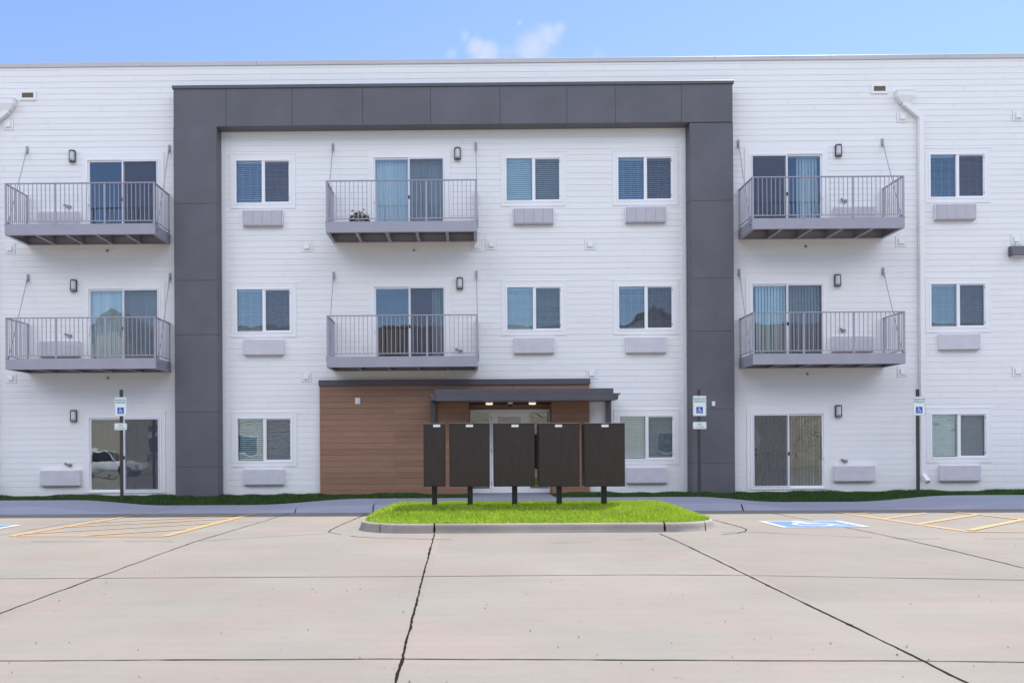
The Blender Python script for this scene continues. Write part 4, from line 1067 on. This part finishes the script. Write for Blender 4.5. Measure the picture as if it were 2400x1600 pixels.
# white car
CARX = (ray(250,1110)*( (2*D+4)/ray(250,1110).y)).x
car = empty('parked_car',(CARX,-4.0,lotz(-4)),0.0); tag(car,'white crossover car parked across the lot, seen in the left door glass','car')
def loft(g, st, prof):
    n=len(prof(0)); vs=[]
    for s_ in st: vs += prof(s_)
    g.add(vs,[(k*n+i,k*n+(i+1)%n,(k+1)*n+(i+1)%n,(k+1)*n+i) for k in range(len(st)-1) for i in range(n)]+[tuple(range(n))[::-1],tuple((len(st)-1)*n+i for i in range(n))])
def bodyp(s_):      # s from 0 (rear) to 1 (front)
    x=-2.2+4.4*s_; hw_=.88*(1-.12*abs(2*s_-1)**4); top=.98-.16*sm(.62,1,s_)-.05*sm(.1,0,s_) if s_>.5 else .98-.06*(1-sm(0,.12,s_)); bot=.28+.08*abs(2*s_-1)**6
    return [(x,-hw_*.96,bot),(x,-hw_,bot+.2),(x,-hw_*.98,top-.12),(x,-hw_*.88,top),(x,0,top+.02),(x,hw_*.88,top),(x,hw_*.98,top-.12),(x,hw_,bot+.2),(x,hw_*.96,bot)]
g = MB(); loft(g,[i/22 for i in range(23)],bodyp); g.build('body',M['carpaint'],car,smooth=True)
def cabp(s_):
    x=-2.0+2.75*s_; t=min(1,s_/.16)*min(1,(1-s_)/.30); z=.95+.58*math.sin(min(1,t)*PI/2)**.8; hw_=.80-.14*t
    return [(x,-.82,.93),(x,-hw_-.02,(z+.93)/2),(x,-hw_+.06,z),(x,0,z+.02),(x,hw_-.06,z),(x,hw_+.02,(z+.93)/2),(x,.82,.93)]
g = MB(); loft(g,[i/20 for i in range(21)],cabp); g.build('windows',M['carglass'],car,smooth=True)
def roofp(s_):
    x=-1.7+1.85*s_; z=1.545+.02*math.sin(PI*s_)
    return [(x,-.66,z-.05),(x,-.62,z),(x,0,z+.02),(x,.62,z),(x,.66,z-.05)]
g = MB(); loft(g,[i/8 for i in range(9)],roofp)
for s_ in (-1,1):
    g.bar((.13,s_*.64,1.52),(.78,s_*.80,.96),.07,.05); g.bar((-1.68,s_*.64,1.52),(-1.98,s_*.80,.98),.12,.05); g.bar((-.6,s_*.66,1.54),(-.55,s_*.82,.97),.07,.03)
g.build('roof',M['carpaint'],car)
for x in (-1.35,1.38):
    for s_ in (-1,1):
        g = MB(); g.tube([(x,s_*.70,.33),(x,s_*.90,.33)],.335,24); wo=g.build('wheel',M['rubber'],car,smooth=False)
        g = MB(); g.tube([(x,s_*.895,.33),(x,s_*.91,.33)],[.23,.20],16); g.build('rim',M['screwmetal'],wo)
for s_ in (-1,1):
    g = MB(); g.box(1.98,2.17,s_*.66-.16,s_*.66+.16,.62,.76,b=.02); g.build('headlight',M['frost'],car)

# ================================================================== LIGHT
EL, AZ = math.radians(62.0), math.radians(40)
s = Vector((math.sin(AZ)*math.cos(EL), math.cos(AZ)*math.cos(EL), math.sin(EL)))
ld = bpy.data.lights.new('sun','SUN'); ld.energy = 3.4; ld.angle = math.radians(.5); ld.color = (1,.955,.89)
lo_ = bpy.data.objects.new('sun',ld); lo_.rotation_euler = s.to_track_quat('Z','Y').to_euler(); col.objects.link(lo_)
w = bpy.data.worlds.new('World'); sc.world = w; w.use_nodes = True; nt = w.node_tree; L = nt.links
bg = nt.nodes['Background']; bg.inputs[1].default_value = .15
sky = N(nt,'ShaderNodeTexSky'); sky.sky_type='NISHITA'; sky.sun_disc=False; sky.sun_elevation=EL; sky.sun_rotation=AZ; sky.air_density=1.0; sky.dust_density=.3; sky.ozone_density=2.0
tc = N(nt,'ShaderNodeTexCoord')
# small clouds above the roof: blobs around fixed sky directions broken up by noise
no = N(nt,'ShaderNodeTexNoise'); no.inputs['Scale'].default_value=38; no.inputs['Detail'].default_value=8; no.inputs['Roughness'].default_value=.62
L.new(tc.outputs['Generated'], no.inputs['Vector'])
acc = None
for (u,v,wd,am) in ((1118,112,.016,.9),(1088,85,.010,.75),(1140,128,.022,.9),(1280,85,.018,.8),(1250,120,.030,.85),(1310,70,.012,.7),(1218,54,.005,.75),(1400,128,.014,.6),(1190,134,.02,.6),(1060,125,.012,.6)):
    d = ray(u,v).normalized()
    sb = N(nt,'ShaderNodeVectorMath',operation='DISTANCE'); sb.inputs[1].default_value = d
    nm = N(nt,'ShaderNodeVectorMath',operation='NORMALIZE'); L.new(tc.outputs['Generated'], nm.inputs[0]); L.new(nm.outputs[0], sb.inputs[0])
    mr = N(nt,'ShaderNodeMapRange'); mr.interpolation_type='SMOOTHSTEP'; mr.inputs[1].default_value=0; mr.inputs[2].default_value=wd*1.5; mr.inputs[3].default_value=am; mr.inputs[4].default_value=0
    L.new(sb.outputs['Value'], mr.inputs[0])
    if acc is None: acc = mr.outputs[0]
    else:
        mm = N(nt,'ShaderNodeMath',operation='MAXIMUM'); L.new(acc,mm.inputs[0]); L.new(mr.outputs[0],mm.inputs[1]); acc = mm.outputs[0]
ad = N(nt,'ShaderNodeMath',operation='ADD'); L.new(acc,ad.inputs[0]); L.new(no.outputs[0],ad.inputs[1])
mr = N(nt,'ShaderNodeMapRange'); mr.interpolation_type='SMOOTHSTEP'; mr.inputs[1].default_value=.80; mr.inputs[2].default_value=1.55; mr.inputs[3].default_value=0; mr.inputs[4].default_value=.62; L.new(ad.outputs[0],mr.inputs[0])
mx = N(nt,'ShaderNodeMix',data_type='RGBA'); tint = N(nt,'ShaderNodeMix',data_type='RGBA',blend_type='MULTIPLY'); tint.inputs[0].default_value=1; tint.inputs[7].default_value=(.60,.60,.68,1); L.new(sky.outputs[0],tint.inputs[6])
# added cloud out of view, overhead and behind the camera, brightens the shaded facade
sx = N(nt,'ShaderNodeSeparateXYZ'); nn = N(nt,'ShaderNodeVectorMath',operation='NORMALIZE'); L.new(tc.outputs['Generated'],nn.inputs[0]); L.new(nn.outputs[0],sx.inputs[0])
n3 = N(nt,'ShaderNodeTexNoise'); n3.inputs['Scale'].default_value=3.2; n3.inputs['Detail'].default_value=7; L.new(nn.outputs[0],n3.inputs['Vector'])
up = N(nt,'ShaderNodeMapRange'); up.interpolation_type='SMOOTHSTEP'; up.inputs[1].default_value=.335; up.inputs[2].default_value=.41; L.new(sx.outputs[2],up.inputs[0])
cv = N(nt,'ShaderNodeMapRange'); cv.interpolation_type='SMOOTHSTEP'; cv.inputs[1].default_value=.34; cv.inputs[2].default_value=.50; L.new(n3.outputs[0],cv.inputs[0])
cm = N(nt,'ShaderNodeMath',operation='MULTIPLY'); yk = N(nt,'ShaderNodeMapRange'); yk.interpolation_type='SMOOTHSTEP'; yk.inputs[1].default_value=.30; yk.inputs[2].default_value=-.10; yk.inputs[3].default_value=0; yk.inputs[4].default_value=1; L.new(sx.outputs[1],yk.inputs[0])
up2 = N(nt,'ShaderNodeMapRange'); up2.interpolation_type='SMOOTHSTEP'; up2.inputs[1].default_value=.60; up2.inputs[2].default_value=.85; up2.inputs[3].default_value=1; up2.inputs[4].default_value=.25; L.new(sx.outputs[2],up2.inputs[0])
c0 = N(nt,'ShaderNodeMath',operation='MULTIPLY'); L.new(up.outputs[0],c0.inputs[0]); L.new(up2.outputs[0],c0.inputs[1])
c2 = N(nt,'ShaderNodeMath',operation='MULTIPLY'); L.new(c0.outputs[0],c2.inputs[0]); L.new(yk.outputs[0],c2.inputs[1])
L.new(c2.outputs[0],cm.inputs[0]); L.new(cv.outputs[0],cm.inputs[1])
fill_cloud = N(nt,'ShaderNodeMix',data_type='RGBA'); L.new(cm.outputs[0],fill_cloud.inputs[0]); L.new(tint.outputs[2],fill_cloud.inputs[6]); fill_cloud.inputs[7].default_value=(7.9,8.1,8.9,1)
L.new(mr.outputs[0],mx.inputs[0]); L.new(fill_cloud.outputs[2],mx.inputs[6]); mx.inputs[7].default_value=(2.6,2.7,3.4,1)
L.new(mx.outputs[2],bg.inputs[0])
# ================================================================== RENDER SETTINGS
sc.view_settings.view_transform='Standard'; sc.view_settings.look='None'; sc.view_settings.gamma=1; sc.view_settings.exposure = 1.05
sc.render.engine='CYCLES'; sc.render.resolution_x=1024; sc.render.resolution_y=682
sc.cycles.max_bounces=8; sc.cycles.transparent_max_bounces=12; sc.cycles.diffuse_bounces=4; sc.cycles.glossy_bounces=4
